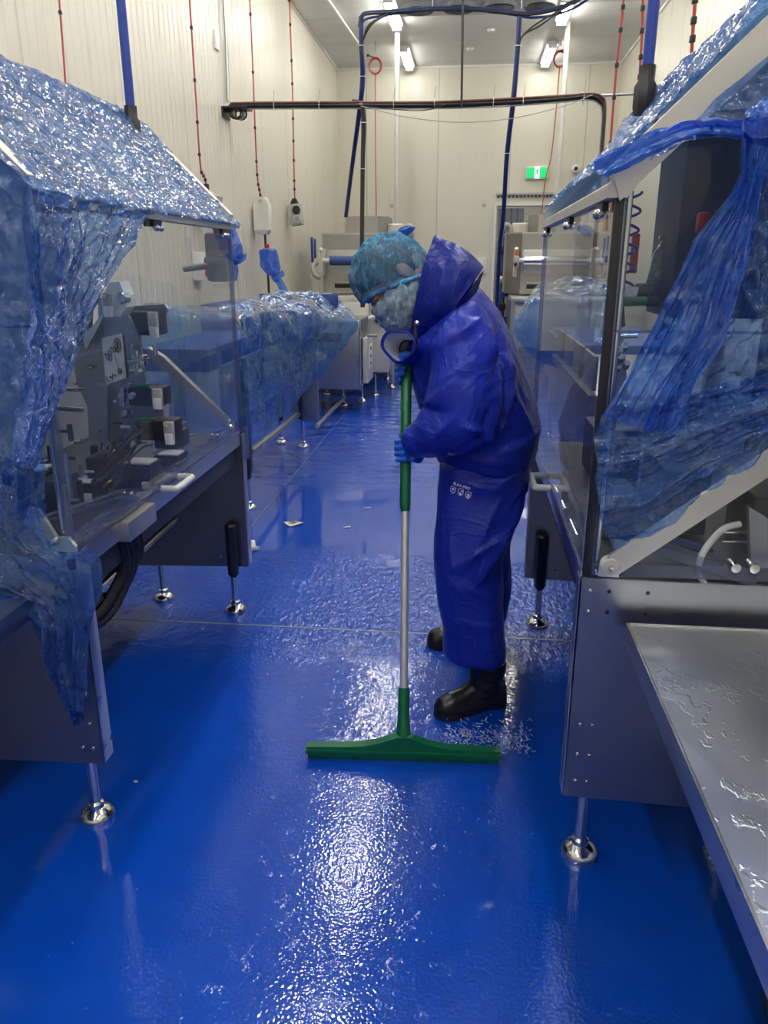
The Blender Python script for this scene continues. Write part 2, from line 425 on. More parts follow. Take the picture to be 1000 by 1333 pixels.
def parent_world(p):
    return p.get('_w', (0, 0, 0)) if False else WLOC.get(p.name, V((0, 0, 0)))
WLOC = {}
def tag(o, label, cat, group=None):
    o['label'] = label; o['category'] = cat
    if group: o['group'] = group
    return o
def thing(name, loc, label, cat, group=None):
    o = bpy.data.objects.new(name, None); COL.objects.link(o); o.location = loc
    WLOC[o.name] = V(loc); o.empty_display_size = .1
    return tag(o, label, cat, group)
def struct(o):
    o['kind'] = 'structure'; return o
def copy_tree(o, parent=None):
    c = o.copy(); COL.objects.link(c)
    if parent is not None: c.parent = parent; c.matrix_parent_inverse = o.matrix_parent_inverse.copy()
    for ch in [k for k in bpy.data.objects if k.parent == o]: copy_tree(ch, c)
    return c
def cr(pts, n):
    """Catmull-Rom through pts, n samples per span"""
    pts = [V(p) for p in pts]; out = []
    for i in range(len(pts) - 1):
        p0 = pts[i - 1] if i else pts[0] * 2 - pts[1]; p1, p2 = pts[i], pts[i + 1]
        p3 = pts[i + 2] if i + 2 < len(pts) else p2 * 2 - p1
        for k in range(n):
            t = k / n
            out.append(.5 * ((2 * p1) + (p2 - p0) * t + (2 * p0 - 5 * p1 + 4 * p2 - p3) * t * t + (3 * p1 - p0 - 3 * p2 + p3) * t ** 3))
    out.append(pts[-1].copy()); return out
def resample(pts, n):
    L = [0]
    for a, b in zip(pts, pts[1:]): L.append(L[-1] + (b - a).length)
    out = []; j = 0
    for k in range(n + 1):
        t = L[-1] * k / n
        while j < len(L) - 2 and L[j + 1] < t: j += 1
        d = L[j + 1] - L[j]; f = (t - L[j]) / d if d > 1e-9 else 0
        out.append(pts[j].lerp(pts[j + 1], min(1, max(0, f))))
    return out
def grid(rows, nu, nv):
    fine = [resample(cr(r, 8), nu) for r in rows]
    cols = []
    for k in range(nu + 1):
        cols.append(resample(cr([r[k] for r in fine], 8), nv))
    return [[cols[k][j] for k in range(nu + 1)] for j in range(nv + 1)]
def ridged(p, sc): return 1 - 2 * abs(noise.noise(p * sc))
def sheet_mesh(name, rows, nu, nv, amp=.012, sc=9, crk=.004, seed=0, pleat=None, thick=0, edge_jit=.006, aniso=None):
    G = grid(rows, nu, nv)
    off = V((seed * 3.1, seed * 1.7, seed * 5.3))
    D = []
    for j in range(nv + 1):
        row = []
        for i in range(nu + 1):
            a = G[j][min(i + 1, nu)] - G[j][max(i - 1, 0)]; b = G[min(j + 1, nv)][i] - G[max(j - 1, 0)][i]
            n = a.cross(b)
            if n.length > 1e-9: n.normalize()
            p = G[j][i] + off
            p0 = p
            if aniso: p = V((i / nu * aniso[0], j / nv * aniso[1], seed * 2.3)) * (2 / sc)
            d = amp * (noise.noise(p * sc * .5) * 1.1 + .7 * (ridged(p, sc) - .4))
            p = p0
            d += crk * (ridged(p, sc * 3.1) + .6 * ridged(p, sc * 7))
            if pleat:      # folds running towards a knot
                ax, k, h = pleat
                u = i / nu if ax == 0 else j / nv
                d += h * math.sin(u * k * 6.283 + 2.5 * noise.noise(p * 3))
            q = G[j][i] + n * d
            if i in (0, nu) or j in (0, nv):
                q += V((noise.noise(p * 14), noise.noise(p * 14 + V((9, 0, 0))), noise.noise(p * 14 + V((0, 9, 0))))) * edge_jit
            row.append(q)
        D.append(row)
    bm = bmesh.new(); VV = [[bm.verts.new(q) for q in r] for r in D]
    for j in range(nv):
        for i in range(nu):
            try: bm.faces.new((VV[j][i], VV[j][i + 1], VV[j + 1][i + 1], VV[j + 1][i]))
            except ValueError: pass
    if thick: bmesh.ops.solidify(bm, geom=bm.faces[:], thickness=thick)
    me = bpy.data.meshes.new(name); bm.to_mesh(me); bm.free(); return me
def sheet(name, rows, mat, nu=60, nv=60, parent=None, **k):
    return mk(name, sheet_mesh(name, rows, nu, nv, **k), mat, parent, True, 60)
def remesh(objs_mb, voxel, smooth=8, name='body'):
    me = objs_mb.mesh(name)
    o = bpy.data.objects.new('temporary', me); COL.objects.link(o)
    r = o.modifiers.new('r', 'REMESH'); r.mode = 'VOXEL'; r.voxel_size = voxel; r.adaptivity = 0
    if smooth:
        s = o.modifiers.new('s', 'SMOOTH'); s.factor = .5; s.iterations = smooth
    dg = bpy.context.evaluated_depsgraph_get()
    res = bpy.data.meshes.new_from_object(o.evaluated_get(dg))
    bpy.data.objects.remove(o); res.name = name
    return res
def text_mesh(body, size, depth=.0008):
    c = bpy.data.curves.new('t', 'FONT'); c.body = body; c.size = size; c.extrude = depth; c.offset = size * .03; c.align_x = 'CENTER'; c.align_y = 'CENTER'
    o = bpy.data.objects.new('t', c); COL.objects.link(o)
    dg = bpy.context.evaluated_depsgraph_get()
    me = bpy.data.meshes.new_from_object(o.evaluated_get(dg)); bpy.data.objects.remove(o); return me

# ================================================================ THE SETTING
XL, XR, YB, YF, ZC = -2.2, 2.2, 13.5, -4.0, 4.45
struct(MB().b2((XL - .1, YF, -.1), (XR + .1, YB + 3.2, 0)).build('floor', 'floor', smooth=False))
struct(MB().b2((XL - .1, YF, ZC), (XR + .1, YB + .1, ZC + .1)).build('ceiling', 'ceiling', smooth=False))
struct(MB().b2((XL - .1, YF, 0), (XL, YB, ZC)).build('wall_left', 'wall_side', smooth=False))
struct(MB().b2((XR, YF, 0), (XR + .1, YB, ZC)).build('wall_right', 'wall_side', smooth=False))
struct(MB().b2((XL - .1, YF - .1, 0), (XR + .1, YF, ZC)).build('wall_front', 'wall_back', smooth=False))
# back wall with the doorway
DX0, DX1, DZ = .40, 1.75, 2.42
struct(MB().b2((XL - .1, YB, 0), (DX0, YB + .12, ZC)).b2((DX1, YB, 0), (XR + .1, YB + .12, ZC)).b2((DX0, YB, DZ), (DX1, YB + .12, ZC)).build('wall_back', 'wall_back', smooth=False))
struct(MB().b2((DX0 - .05, YB - .03, 0), (DX0, YB + .14, DZ + .05)).b2((DX1, YB - .03, 0), (DX1 + .05, YB + .14, DZ + .05)).b2((DX0, YB - .03, DZ), (DX1, YB + .14, DZ + .05)).build('trim_1', 'paint'))
struct(MB().b2((XL - .1, YB + 3.1, 0), (XR + .1, YB + 3.2, ZC)).build('wall_beyond', 'wall_side', smooth=False))
struct(MB().b2((DX0 - .8, YB + .12, 2.9), (DX1 + .5, YB + 3.1, 3.0)).build('ceiling_beyond', 'ceiling', smooth=False))
struct(MB().b2((XL, YF, 0), (XL + .012, YB, .12)).build('baseboard_left', 'floor', smooth=False))
struct(MB().b2((XR - .012, YF, 0), (XR, YB, .12)).build('baseboard_right', 'floor', smooth=False))
struct(MB().b2((XL, YB - .012, 0), (DX0 - .05, YB, .12)).build('baseboard_back', 'floor', smooth=False))
# ceiling edge trims
struct(MB().b2((XL, YF, ZC - .03), (XL + .03, YB, ZC)).build('trim_2', 'paint'))
struct(MB().b2((XR - .03, YF, ZC - .03), (XR, YB, ZC)).build('trim_3', 'paint'))
struct(MB().b2((XL, YB - .03, ZC - .03), (XR, YB, ZC)).build('trim_4', 'paint'))
M['joint'] = simple('floor_joint', (.20, .26, .36), .4)
struct(MB().b2((XL, 3.040, .0), (XR, 3.050, .0012)).build('trim_6', 'joint', smooth=False))
struct(MB().b2((-1.295, 3.9, .0), (-1.291, 8, .001)).build('trim_7', 'joint', smooth=False))
# ceiling hatch outline
struct(MB().b2((-.40, 10.9, ZC - .006), (.22, 11.5, ZC)).build('trim_5', 'ceiling'))
# three ceiling spots / sprinklers
for i, p in enumerate([(.17, 11.6), (-.1, 12.5)]):
    tag(MB().lathe((p[0], p[1], ZC - .03), [(.012, 0), (.05, .005), (.055, .03)]).build('smoke_detector', 'white'), ['small round white fitting on the ceiling beside the access hatch', 'small round white fitting on the ceiling nearest the far wall'][i], 'detector', 'round ceiling fittings')

# ceiling lights
def lamp(x, y):
    t = thing('strip_light', (x, y, ZC), 'x', 'ceiling light', 'ceiling strip lights')
    MB().box((x, y, ZC - .02), (.16, 1.12, .04), None, .008).build('housing', 'white', t)
    MB().box((x, y, ZC - .065), (.10, 1.06, .05), None, .02).build('diffuser', 'tube_end' if y > 12 else 'tube', t)
    MB().box((x, y - .555, ZC - .055), (.12, .03, .07), None, .008).build('end_cap', 'white', t)
    MB().box((x, y + .555, ZC - .055), (.12, .03, .07), None, .008).build('end_cap', 'white', t)
    return t
ROW = [12.78 - 2.16 * k for k in range(8)]
for sx, side in ((-1.03, 'left'), (1.03, 'right')):
    for k, y in enumerate(ROW):
        t = lamp(sx, y)
        t['label'] = ('bright ceiling strip light of the %s row, ' % side) + ['the one closest to the far wall', 'second from the far wall', 'third from the far wall', 'fourth from the far wall', 'fifth from the far wall', 'sixth from the far wall', 'seventh from the far wall', 'the last one, behind the photographer'][k]

# evaporator under the ceiling
EV = None
t = thing('evaporator', (-.13, 8.3, ZC), 'grey ceiling cooling unit with four round fans in a row', 'cooling unit')
MB().b2((-.80, 7.9, 3.99), (.66, 8.10, 4.3), .01).build('front_casing', 'dark', t)
MB().b2((-.82, 8.1, 4.0), (.68, 9.25, 4.28), .01).build('casing', 'greyv', t)
for k in range(4):
    cx = -.60 + k * .40
    f = MB().lathe((cx, 8.93, 3.965), [(.165, 0), (.18, .035)]).build('fan_ring', 'greyv', t)
    g = MB()
    for q in range(5): g.tube([(cx + (.03 + q * .028) * math.cos(a * .5236), 8.93 + (.03 + q * .028) * math.sin(a * .5236), 3.958) for a in range(12)], .003, 5, True)
    g.build('fan_grille', 'galv', f)
    MB().lathe((cx, 8.93, 3.957), [(.15, 0), (.15, .006)]).build('fan', 'dark', f)
for sx in (-.75, .6):
    MB().cyl((sx, 8.6, 4.28), (sx, 8.6, ZC), .006, n=8).build('hanger_rod', 'galv', t)

# white drop pipes
tag(MB().tube([(-1.03, 11.25, ZC), (-1.03, 11.25, 0)], .035, 14).build('drop_pipe', 'greyv'), 'thin white vertical pipe from ceiling, left of the exit sign', 'pipe', 'white vertical pipes')
tag(MB().tube([(1.13, 11.3, ZC), (1.13, 11.3, 0)], .035, 14).build('drop_pipe', 'greyv'), 'thin white vertical pipe from ceiling, right beside the exit sign', 'pipe', 'white vertical pipes')
tag(MB().tube(cr([(.80, 8.3, 4.3), (.80, 9.0, 4.22), (.82, 9.35, 4.18), (.9, 9.5, 4.17), (1.3, 9.5, 4.17), (1.9, 9.5, 4.17), (1.98, 9.4, 4.17), (1.98, 8.5, 4.17), (1.98, 2, 4.17)], 5), .022, 10).build('conduit', 'greyv'), 'grey conduit running under the ceiling and along right wall', 'conduit')
tag(MB().tube([(-1.78, 8.8, 4.42), (-1.62, 12.2, 4.42)], .014, 8).build('conduit', 'paint'), 'thin white conduit fixed along the ceiling, left side', 'conduit')
# exit sign
t = thing('exit_sign', (1.008, YB, 2.9), 'green illuminated exit sign with running figure on white panel', 'sign')
MB().box((1.008, YB - .03, 2.905), (.36, .055, .19), None, .015).build('housing', 'white', t)
MB().box((.905, YB - .061, 2.905), (.125, .006, .155), None, .004).build('green_panel', 'exitg', t)
MB().box((1.110, YB - .061, 2.905), (.125, .006, .155), None, .004).build('green_panel', 'exitg', t)
wp = MB().box((1.008, YB - .061, 2.905), (.078, .007, .165), None, .002).build('picture_panel', 'exitw', t)
g = MB(); X0, Y0, Z0 = 1.008, YB - .067, 2.905
g.ball((X0 + .006, Y0, Z0 + .052), .010, None, 6)
for a, b in (((.004, .040), (-.004, .0)), ((-.004, 0), (-.024, -.02)), ((-.024, -.02), (-.022, -.045)), ((-.004, 0), (.014, -.022)), ((.014, -.022), (.012, -.055)), ((.003, .034), (-.022, .018)), ((.003, .034), (.02, .012))):
    g.cyl((X0 + a[0], Y0, Z0 + a[1]), (X0 + b[0], Y0, Z0 + b[1]), .0055, n=8)
g.build('running_figure', M['ink'], wp)
# dome camera
t = thing('security_camera', (1.606, YB, 2.95), 'small white security camera with black lens on far wall', 'camera')
MB().lathe((1.606, YB - .12, 2.95), [(.03, 0), (.055, .01), (.07, .05), (.065, .10), (.04, .12)], axis='Y').build('housing', 'white', t)
MB().ball((1.600, YB - .122, 2.952), .03).build('lens', 'black', t)
# curtain rail
t = thing('curtain_rail', (1.0, YB, 2.58), 'long dark wall rail of strip-curtain hooks above doorway', 'rail')
MB().b2((.38, YB - .035, 2.575), (1.95, YB, 2.615), .004).build('rail', 'greybox', t)
for k in range(26):
    MB().b2((.40 + k * .06, YB - .045, 2.54), (.425 + k * .06, YB - .01, 2.58), .003).build('hook', 'dark', t)
for i, (x, lab) in enumerate(((-1.316, 'left'), (.188, 'right'))):
    tag(MB().lathe((x, YB - .012, 2.434), [(.018, 0), (.028, .008), (.03, .012)], axis='Y').build('wall_plug', 'greybox'), 'small round grey plug in the far wall, the %s of two' % lab, 'plug', 'wall plugs')
# switches by the door
for i, (x, lab) in enumerate(((.02, 'left plate of a pair'), (.19, 'right plate of a pair beside the doorway'))):
    t = thing('switch_plate', (x, YB, 1.5), 'pale green switch cover on far wall, ' + lab, 'switch', 'switch plates')
    MB().box((x, YB - .012, 1.5), (.15, .024, .27), None, .006).build('cover', 'paint', t)
    MB().box((x, YB - .028, 1.5), (.09, .012, .18), None, .004).build('rocker', M['offwhite'], t)
# beyond the door
strips = film('clear_strip', (.55, .60, .72), (.25, .29, .40), .4, .2, 8, .8)
for k in range(4):
    sheet('curtain_strip', [[(.44 + k * .1, YB + .3, 2.4), (.56 + k * .1, YB + .31, 2.4)], [(.44 + k * .1, YB + .3, .05), (.56 + k * .1, YB + .33, .05)]], strips, 6, 30, amp=.01, crk=0)
    tag(bpy.context.scene.collection.objects[-1], 'translucent blue-grey curtain strip hanging in doorway, number ' + ['one', 'two', 'three', 'four'][k] + ' from its left jamb', 'curtain strip', 'doorway curtain strips')

t = thing('strip_light', (1.0, 15.4, 2.9), 'unseen strip light added to brighten the room beyond the doorway', 'ceiling light', 'ceiling strip lights')  # added lamp, out of view, lightens the space behind the doorway
MB().box((1.0, 15.4, 2.88), (.16, 1.12, .04), None, .008).build('housing', 'white', t)
MB().box((1.0, 15.4, 2.835), (.10, 1.06, .05), None, .02).build('diffuser', 'tube_end', t)
# hanging bus of cables across the room
YC = 7.35
t = thing('cable_bundle', (0, YC, 2.86), 'horizontal bundle of black and brown cables spanning the room', 'cables')
path = [(-2.15, 7.35, 2.865), (-1.9, YC, 2.862), (-1.4, YC, 2.853), (-.98, YC, 2.848), (-.4, YC, 2.838), (.2, YC, 2.842), (.7, YC, 2.862), (.95, YC, 2.876), (1.04, YC, 2.85), (1.075, YC, 2.78), (1.083, YC, 2.5), (1.09, YC, 1.2)]
M['bundle'] = simple('black_cable', (.02, .018, .018), .5)
M['brownc'] = simple('brown_cable', (.16, .06, .04), .5)
M['greyc'] = simple('grey_cable', (.36, .36, .36), .5)
offs = [(0, .015, 'bundle', .013), (.014, .0, 'brownc', .011), (-.014, -.004, 'bundle', .012), (.01, -.018, 'bundle', .010), (-.012, .018, 'brownc', .009), (0, -.03, 'greyc', .006), (.016, .02, 'bundle', .008)]
for k, (oy, oz, mt, r) in enumerate(offs):
    pp = [V(p) + V((oz * .5, oy + .01 * noise.noise(V((p[0] * 2, k, 0))), oz + .012 * noise.noise(V((p[0] * 3, k, 5))))) for p in path]
    MB().tube(cr(pp, 6), r, 8).build('cable', mt, t)
for x in (-1.75, -1.35, -.7, -.35, .15, .4, .9):
    MB().tube([(x + .03 * math.cos(a) * 0, YC + .036 * math.cos(a), 2.85 + .036 * math.sin(a)) for a in [q * .6283 for q in range(10)]], .003, 5, True).build('cable_tie', 'white', t)
    MB().cyl((x, YC - .03, 2.88), (x + .01, YC - .03, 2.97 + .03 * (x > .8)), .003, n=6).build('tie_tail', 'greyc', t)
# bracket on left wall
t = thing('cable_bracket', (-2.2, 7.4, 2.85), 'black steel bracket on left wall holding the cable bundle', 'bracket')
MB().b2((-2.2, 7.25, 2.83), (-1.98, 7.47, 2.845), .003).b2((-2.2, 7.25, 2.76), (-2.185, 7.47, 2.845), .003).build('arm', 'black', t)
for k in range(4):
    MB().tube([(-2.10 + .012 * k, 7.3 + .02 * k, 2.80 + 0 * k) + V((0, 0, 0)) if False else (-2.10 + .012 * k + .05 * math.cos(a), 7.33 + .02 * k, 2.80 + .045 * math.sin(a)) for a in [q * .5236 for q in range(12)]], .008, 6, True).build('cable_coil', ['bundle', 'brownc', 'greyc', 'bundle'][k], t)
tag(MB().tube(cr([(-.98, 7.3, 2.83), (-.6, 7.3, 2.74), (-.15, 7.3, 2.69), (.3, 7.3, 2.71), (.75, 7.3, 2.80), (.97, 7.3, 2.88)], 8), .004, 6).build('slack_wire', 'greyc'), 'thin grey wire sagging below the horizontal cable bundle', 'wire')
tag(MB().tube(cr([(-.9, 7.3, 2.82), (-.6, 7.3, 2.79), (-.4, 7.3, 2.79), (-.22, 7.3, 2.84)], 8), .004, 6).build('slack_wire', 'bundle'), 'short black wire looping just under the cable bundle', 'wire')
tag(MB().tube([(1.04, YC, 2.88), (2.2, YC, 2.90)], .011, 8).build('support_rail', 'galv'), 'thin grey rail continuing from cable bundle to right wall', 'rail')
tag(MB().tube([(-.142, YC - .05, ZC), (-.118, YC - .05, 2.80)], .010, 8).build('hanger_rod', 'bundle'), 'thin dark rod hanging from the ceiling to the cable bundle', 'rod')
# upper cable loop
t = LOOP = thing('cable_loop', (0, 7.4, 3.5), 'dark blue cable loop slung high across the ceiling', 'cables')
up = [(-1.0, 7.35, 3.44), (-.985, 7.35, 3.50), (-.93, 7.35, 3.53), (-.75, 7.35, 3.535), (-.4, 7.35, 3.545), (0, 7.35, 3.53), (.25, 7.35, 3.50), (.45, 7.35, 3.49), (.7, 7.2, 3.50), (.95, 7.0, 3.58), (1.5, 6.6, 3.75), (2.0, 6.2, 4.0)]
for k in range(4):
    MB().tube(cr([V(p) + V((.006 * k, .012 * math.cos(k * 1.7), .014 * math.sin(k * 1.7) - .02 * (k == 3) * math.sin(i))) for i, p in enumerate(up)], 6), .010, 8).build('cable', 'bluecab' if k % 2 else 'bundle', t)
for x in (-.82, .02 - .4, .35, .82):
    MB().cyl((x, 7.35, 3.53), (x, 7.35, ZC), .005, n=6).build('hanger_rod', 'galv', t)
def drop(name, label, pts, mats, r=.011, grp='cables dropping from above'):
    t = thing(name, pts[0], label, 'cables', grp)
    for k, mt in enumerate(mats):
        a = k * 2.1
        MB().tube(cr([V(p) + V((math.cos(a), math.sin(a), 0)) * r * 1.1 + V((.006 * noise.noise(V((p[2] * 4, k, 1))), 0, 0)) for p in pts], 6), r, 8).build('cable', mt, t)
    for q in range(3):
        i = 1 + q % (len(pts) - 2); p = V(pts[i])
        MB().tube([(p.x + .028 * math.cos(a), p.y + .028 * math.sin(a), p.z) for a in [z * .785 for z in range(8)]], .003, 5, True).build('cable_tie', 'white', t)
    return t
drop('cable_drop', 'dark blue cables dropping left from loop to left far machine', [(-0.98,7.35,3.509),(-0.982,7.35,3.294),(-0.977,7.4,3.072),(-1.02,7.5,2.852),(-1.16,8.0,2.476),(-1.374,8.9,2.026)], ['bluecab', 'bundle', 'bluecab'])
drop('cable_drop', 'thick black cables dropping from horizontal bundle to left far machine', [(-1.053,7.35,2.887),(-0.986,7.35,2.85),(-0.967,7.35,2.706),(-0.977,7.35,2.337),(-0.984,7.3,1.627),(-0.974,7.25,1.157)], ['bundle', 'bundle', 'bundle', 'bundle'], .011)
drop('cable_drop', 'dark blue cables dropping behind the worker from loop', [(0.334,7.35,3.472),(0.332,7.35,3.261),(0.317,7.4,2.87),(0.293,7.6,2.475),(0.299,8.0,1.983),(0.292,8.4,1.637),(0.313,9.0,0.903)], ['bluecab', 'bundle', 'bluecab'])
for k in range(2): MB().tube(cr([(.335, 7.34, 3.24 - .03 * k), (.37, 7.33, 3.33), (.5, 7.3, 3.42 - .03 * k), (.7, 7.18, 3.485), (.95, 7, 3.565)], 6), .007, 7).build('branch_cable', 'bundle', LOOP)
for k in range(2): MB().tube(cr([(-.985, 7.34, 3.2 - .04 * k), (-.96, 7.33, 3.33), (-.88 - .02 * k, 7.3, 3.44), (-.75, 7.33, 3.52)], 6), .007, 7).build('branch_cable', 'bundle', LOOP)
# ================================================================ pull cords / pendant boxes
def cord(name, label, pts, r=.006, clips=8, grp='red cords hanging from the ceiling', ring=None, ringx=0):
    t = thing(name, pts[-1], label, 'cord', grp)
    c = cr(pts, 8)
    MB().tube(c, r, 7).build('cord', 'red', t)
    n = len(c)
    for k in range(clips):
        p = c[int((k + .6) * n / (clips + .4)) % n]
        MB().box(p, (r * 3, r * 3, r * 3.6), None, .002).build('clip', 'black', t)
    if ring:
        MB().tube([V(ring) + V((.085 * math.cos(a), 0, .10 * math.sin(a))) for a in [q * .3142 for q in range(20)]], .012, 7, True).build('coil', 'red', t)
        MB().tube([V(ring) + V((.078 * math.cos(a), .02, .092 * math.sin(a))) for a in [q * .3142 for q in range(20)]], .010, 7, True).build('coil', 'red', t)
        MB().ball(V(ring) + V((ringx, 0, .13)), .02).build('knob', 'black', t)
        MB().cyl(V(ring) + V((ringx, 0, .13)), V(ring) + V((.0, 0, .10)), .006, n=6).build('stay', 'bundle', t)
        MB().cyl(V(ring) + V((.0, 0, .16)), V(ring) + V((.0, 0, .3)), .008, n=6).build('hook', 'galv', t)
    return t
cord('pull_cord', 'red cord vanishing behind the covered left machine roof', [(-2.1, 4.28, 4.45), (-2.1, 4.28, 3.0), (-2.1, 4.22, 2.2), (-2.1, 4.22, 1.6)], .005, 6)
cord('pull_cord', 'red clipped cord ending in grey box above left machine', [(-2.1, 6.3, 4.45), (-2.1, 6.3, 3.4), (-2.1, 6.29, 2.7), (-2.1, 6.29, 2.26), (-2.1, 6.38, 2.18), (-2.1, 6.40, 2.08)], .0065, 10)
cord('pull_cord', 'red clipped cord holding pale pendant box, nearest to the bracket', [(-2.1, 8.0, 4.45), (-2.1, 8.01, 3.5), (-2.1, 7.98, 2.6), (-2.1, 7.99, 2.32), (-2.1, 8.06, 2.2), (-2.1, 8.08, 2.12)], .007, 10)
cord('pull_cord', 'red clipped cord holding the two-socket pendant box', [(-2.1, 9.73, 4.45), (-2.1, 9.74, 3.5), (-2.1, 9.68, 2.6), (-2.1, 9.66, 2.21)], .008, 10)
cord('pull_cord', 'faint red cord with coil dropping to left far machine', [(-1.40, 11.95, 4.05), (-1.40, 11.95, 3.2), (-1.395, 11.95, 2.6), (-1.38, 11.95, 1.4)], .007, 0, ring=(-1.40, 11.95, 4.14), ringx=-.10)
cord('pull_cord', 'faint red cord with coil dropping beside the exit sign', [(1.14, 12.2, 4.14), (1.13, 12.2, 3.6), (1.10, 12.2, 3.0), (1.03, 12.2, 2.6), (1.0, 12.2, 1.6)], .007, 0, ring=(1.14, 12.2, 4.22), ringx=.10)
cord('pull_cord', 'red clipped cord left of the right blue pole, reaching the cover', [(0.701,4.5,2.98),(0.712,4.5,2.785),(0.705,4.5,2.499),(0.707,4.5,2.091),(0.724,4.5,1.713)], .006, 9)
cord('pull_cord', 'dark red cord rising from right machine cover beside right wall', [(0.834,3.6,2.633),(0.844,3.6,2.53),(0.851,3.6,2.371),(0.869,3.6,2.122)], .007, 7)
cord('pull_cord', 'short red cord just behind the right blue pole', [(0.742,4.2,2.822),(0.76,4.2,2.576),(0.769,4.2,2.353),(0.777,4.2,2.053)], .006, 7)
# grey conduit on left wall
t = thing('wall_conduit', (-2.18, 7.4, 3.6), 'grey conduit running down the left wall to the cable bracket', 'conduit')
MB().tube([(-2.17, 7.42, ZC), (-2.17, 7.42, 3.4), (-2.17, 7.38, 2.9)], .016, 8).build('pipe', 'galv', t)
MB().box((-2.19, 7.20, 3.33), (.02, .10, .14), None, .004).build('wall_box', 'paint', t)
# pendants
t = thing('pendant_box', (-2.08, 6.40, 2.0), 'grey socket box peeking above the covered left machine', 'socket box', 'pendant boxes')
R = Matrix.Rotation(.35, 3, 'Y')
MB().box((-2.08, 6.40, 2.0), (.14, .16, .16), R, .015).build('housing', 'greybox', t)
MB().cyl((-2.01, 6.40, 1.96), (-1.99, 6.40, 1.95), .035).build('socket', 'black', t)
MB().cyl((-2.1, 6.40, 2.07), (-2.1, 6.40, 2.14), .022).build('cable_gland', 'black', t)
t = thing('pendant_box', (-2.1, 8.10, 2.0), 'pale pendant box on red cord, above the dark blue bag', 'socket box', 'pendant boxes')
MB().prism([(-2.18, 8.06, 1.86), (-2.03, 8.06, 1.86), (-2.02, 8.06, 2.10), (-2.06, 8.06, 2.17), (-2.14, 8.06, 2.17), (-2.18, 8.06, 2.10)], (0, .12, 0)).build('housing', 'offwhite', t)
MB().lathe((-2.10, 8.05, 2.13), [(.018, 0), (.018, .01)], axis='Y').build('hanging_eye', 'greybox', t)
MB().prism([(-2.18, 8.055, 1.86), (-2.03, 8.055, 1.86), (-2.05, 8.055, 1.82), (-2.14, 8.055, 1.82)], (0, .12, 0)).build('base_cap', 'greybox', t)
MB().tube(cr([(-2.08, 8.10, 1.83), (-2.075, 8.10, 1.6), (-2.07, 8.12, 1.3), (-2.08, 8.1, .9)], 5), .012, 7).build('tail_cable', 'black', t)
MB().box((-2.055, 8.09, 1.70), (.035, .02, .055), None, .004).build('red_tag', 'redp', t)
t = thing('pendant_box', (-2.1, 9.66, 2.1), 'grey pendant box with two round sockets on red cord', 'socket box', 'pendant boxes')
R2 = Matrix.Rotation(-.12, 3, 'Y')
MB().box((-2.09, 9.66, 2.09), (.15, .14, .24), R2, .018).build('housing', 'greybox', t)
MB().prism([(-2.15, 9.62, 2.21), (-2.05, 9.62, 2.21), (-2.08, 9.62, 2.27), (-2.12, 9.62, 2.27)], (0, .06, 0)).build('hanger', 'black', t)
for z, m_ in ((2.14, 'black'), (2.04, 'greyv')):
    MB().lathe((-2.065 + (z - 2.09) * -.1, 9.575, z), [(.046, 0), (.05, .012)], axis='Y').build('socket', m_, t)
    MB().lathe((-2.065 + (z - 2.09) * -.1, 9.570, z), [(.030, 0), (.030, .012)], axis='Y').build('socket_core', 'black' if m_ == 'black' else 'galv', t)
t = thing('wall_socket', (-2.15, 6.3, 1.48), 'small white switched socket on left wall behind tied bag', 'socket')
MB().box((-2.16, 6.3, 1.52), (.08, .16, .22), None, .01).build('housing', 'white', t)
MB().lathe((-2.115, 6.3, 1.56), [(.03, 0), (.03, .01)], axis='X').build('socket', 'black', t)
MB().lathe((-2.115, 6.3, 1.47), [(.03, 0), (.03, .01)], axis='X').build('socket', 'redp', t)

# blue service poles standing on the machine ridges
def pole(x, y, label):
    t = thing('service_pole', (x, y, 2.05), label, 'pole', 'blue service poles')
    MB().tube([(x, y, 2.0), (x, y, ZC)], .017, 14).build('pole', 'bluep', t)
    MB().lathe((x, y, 1.97), [(.030, 0), (.034, .02), (.034, .075), (.024, .09), (.024, .13)], n=8).build('clamp', 'black', t)
pole(-1.27, 3.05, 'blue vertical pole rising from the left machine roof')
pole(.500, 2.62, 'blue vertical pole rising behind the right machine roof')

# ================================================================ THE TWO PACKAGING MACHINES
CX = -.343
def foot(x, y, top, parent, sleeve=None, r=.015, pad=.050):
    f = MB().lathe((x, y, .012), [(r, 0), (r, top - .012)], n=14).build('levelling_foot', 'chrome', parent)
    MB().lathe((x, y, 0), [(pad * .96, 0), (pad, .008), (pad * .97, .016), (pad * .75, .027), (pad * .45, .036), (r * 1.5, .04), (r * 1.5, .05), (r * 1.1, .055)], n=30).build('foot_pad', 'chrome', f)
    if sleeve:
        MB().tube([(x, y, sleeve[0] - .02), (x, y, sleeve[0]), (x, y, sleeve[1] - .01), (x, y, sleeve[1])], [.014, .026, .028, .02], 8).build('sleeve', 'black', f)
    return f
def bolt(p, parent, r=.006, axis='Y', mat='chrome'):
    if 'me' not in bolt.__dict__:
        bolt.me = MB().lathe((0, 0, 0), [(.3, -.9), (.8, -.7), (1, 0), (1, .3)], n=10, axis='Y').mesh('bolt')
    o = bpy.data.objects.new('bolt', bolt.me.copy() if not bolt.me.materials else bolt.me); 
    if not bolt.me.materials: bolt.me.materials.append(M['chrome'])
    o.data = bolt.me; COL.objects.link(o)
    w = WLOC.get(parent.name)
    o.parent = parent; o.location = V(p) - (w if w is not None else V((0, 0, 0))); o.scale = (r, r, r)
    if axis == 'X': o.rotation_euler = (0, 0, math.pi / 2)
    if axis == '-X': o.rotation_euler = (0, 0, -math.pi / 2)
    return o
YN, YFAR = 1.74, 3.22
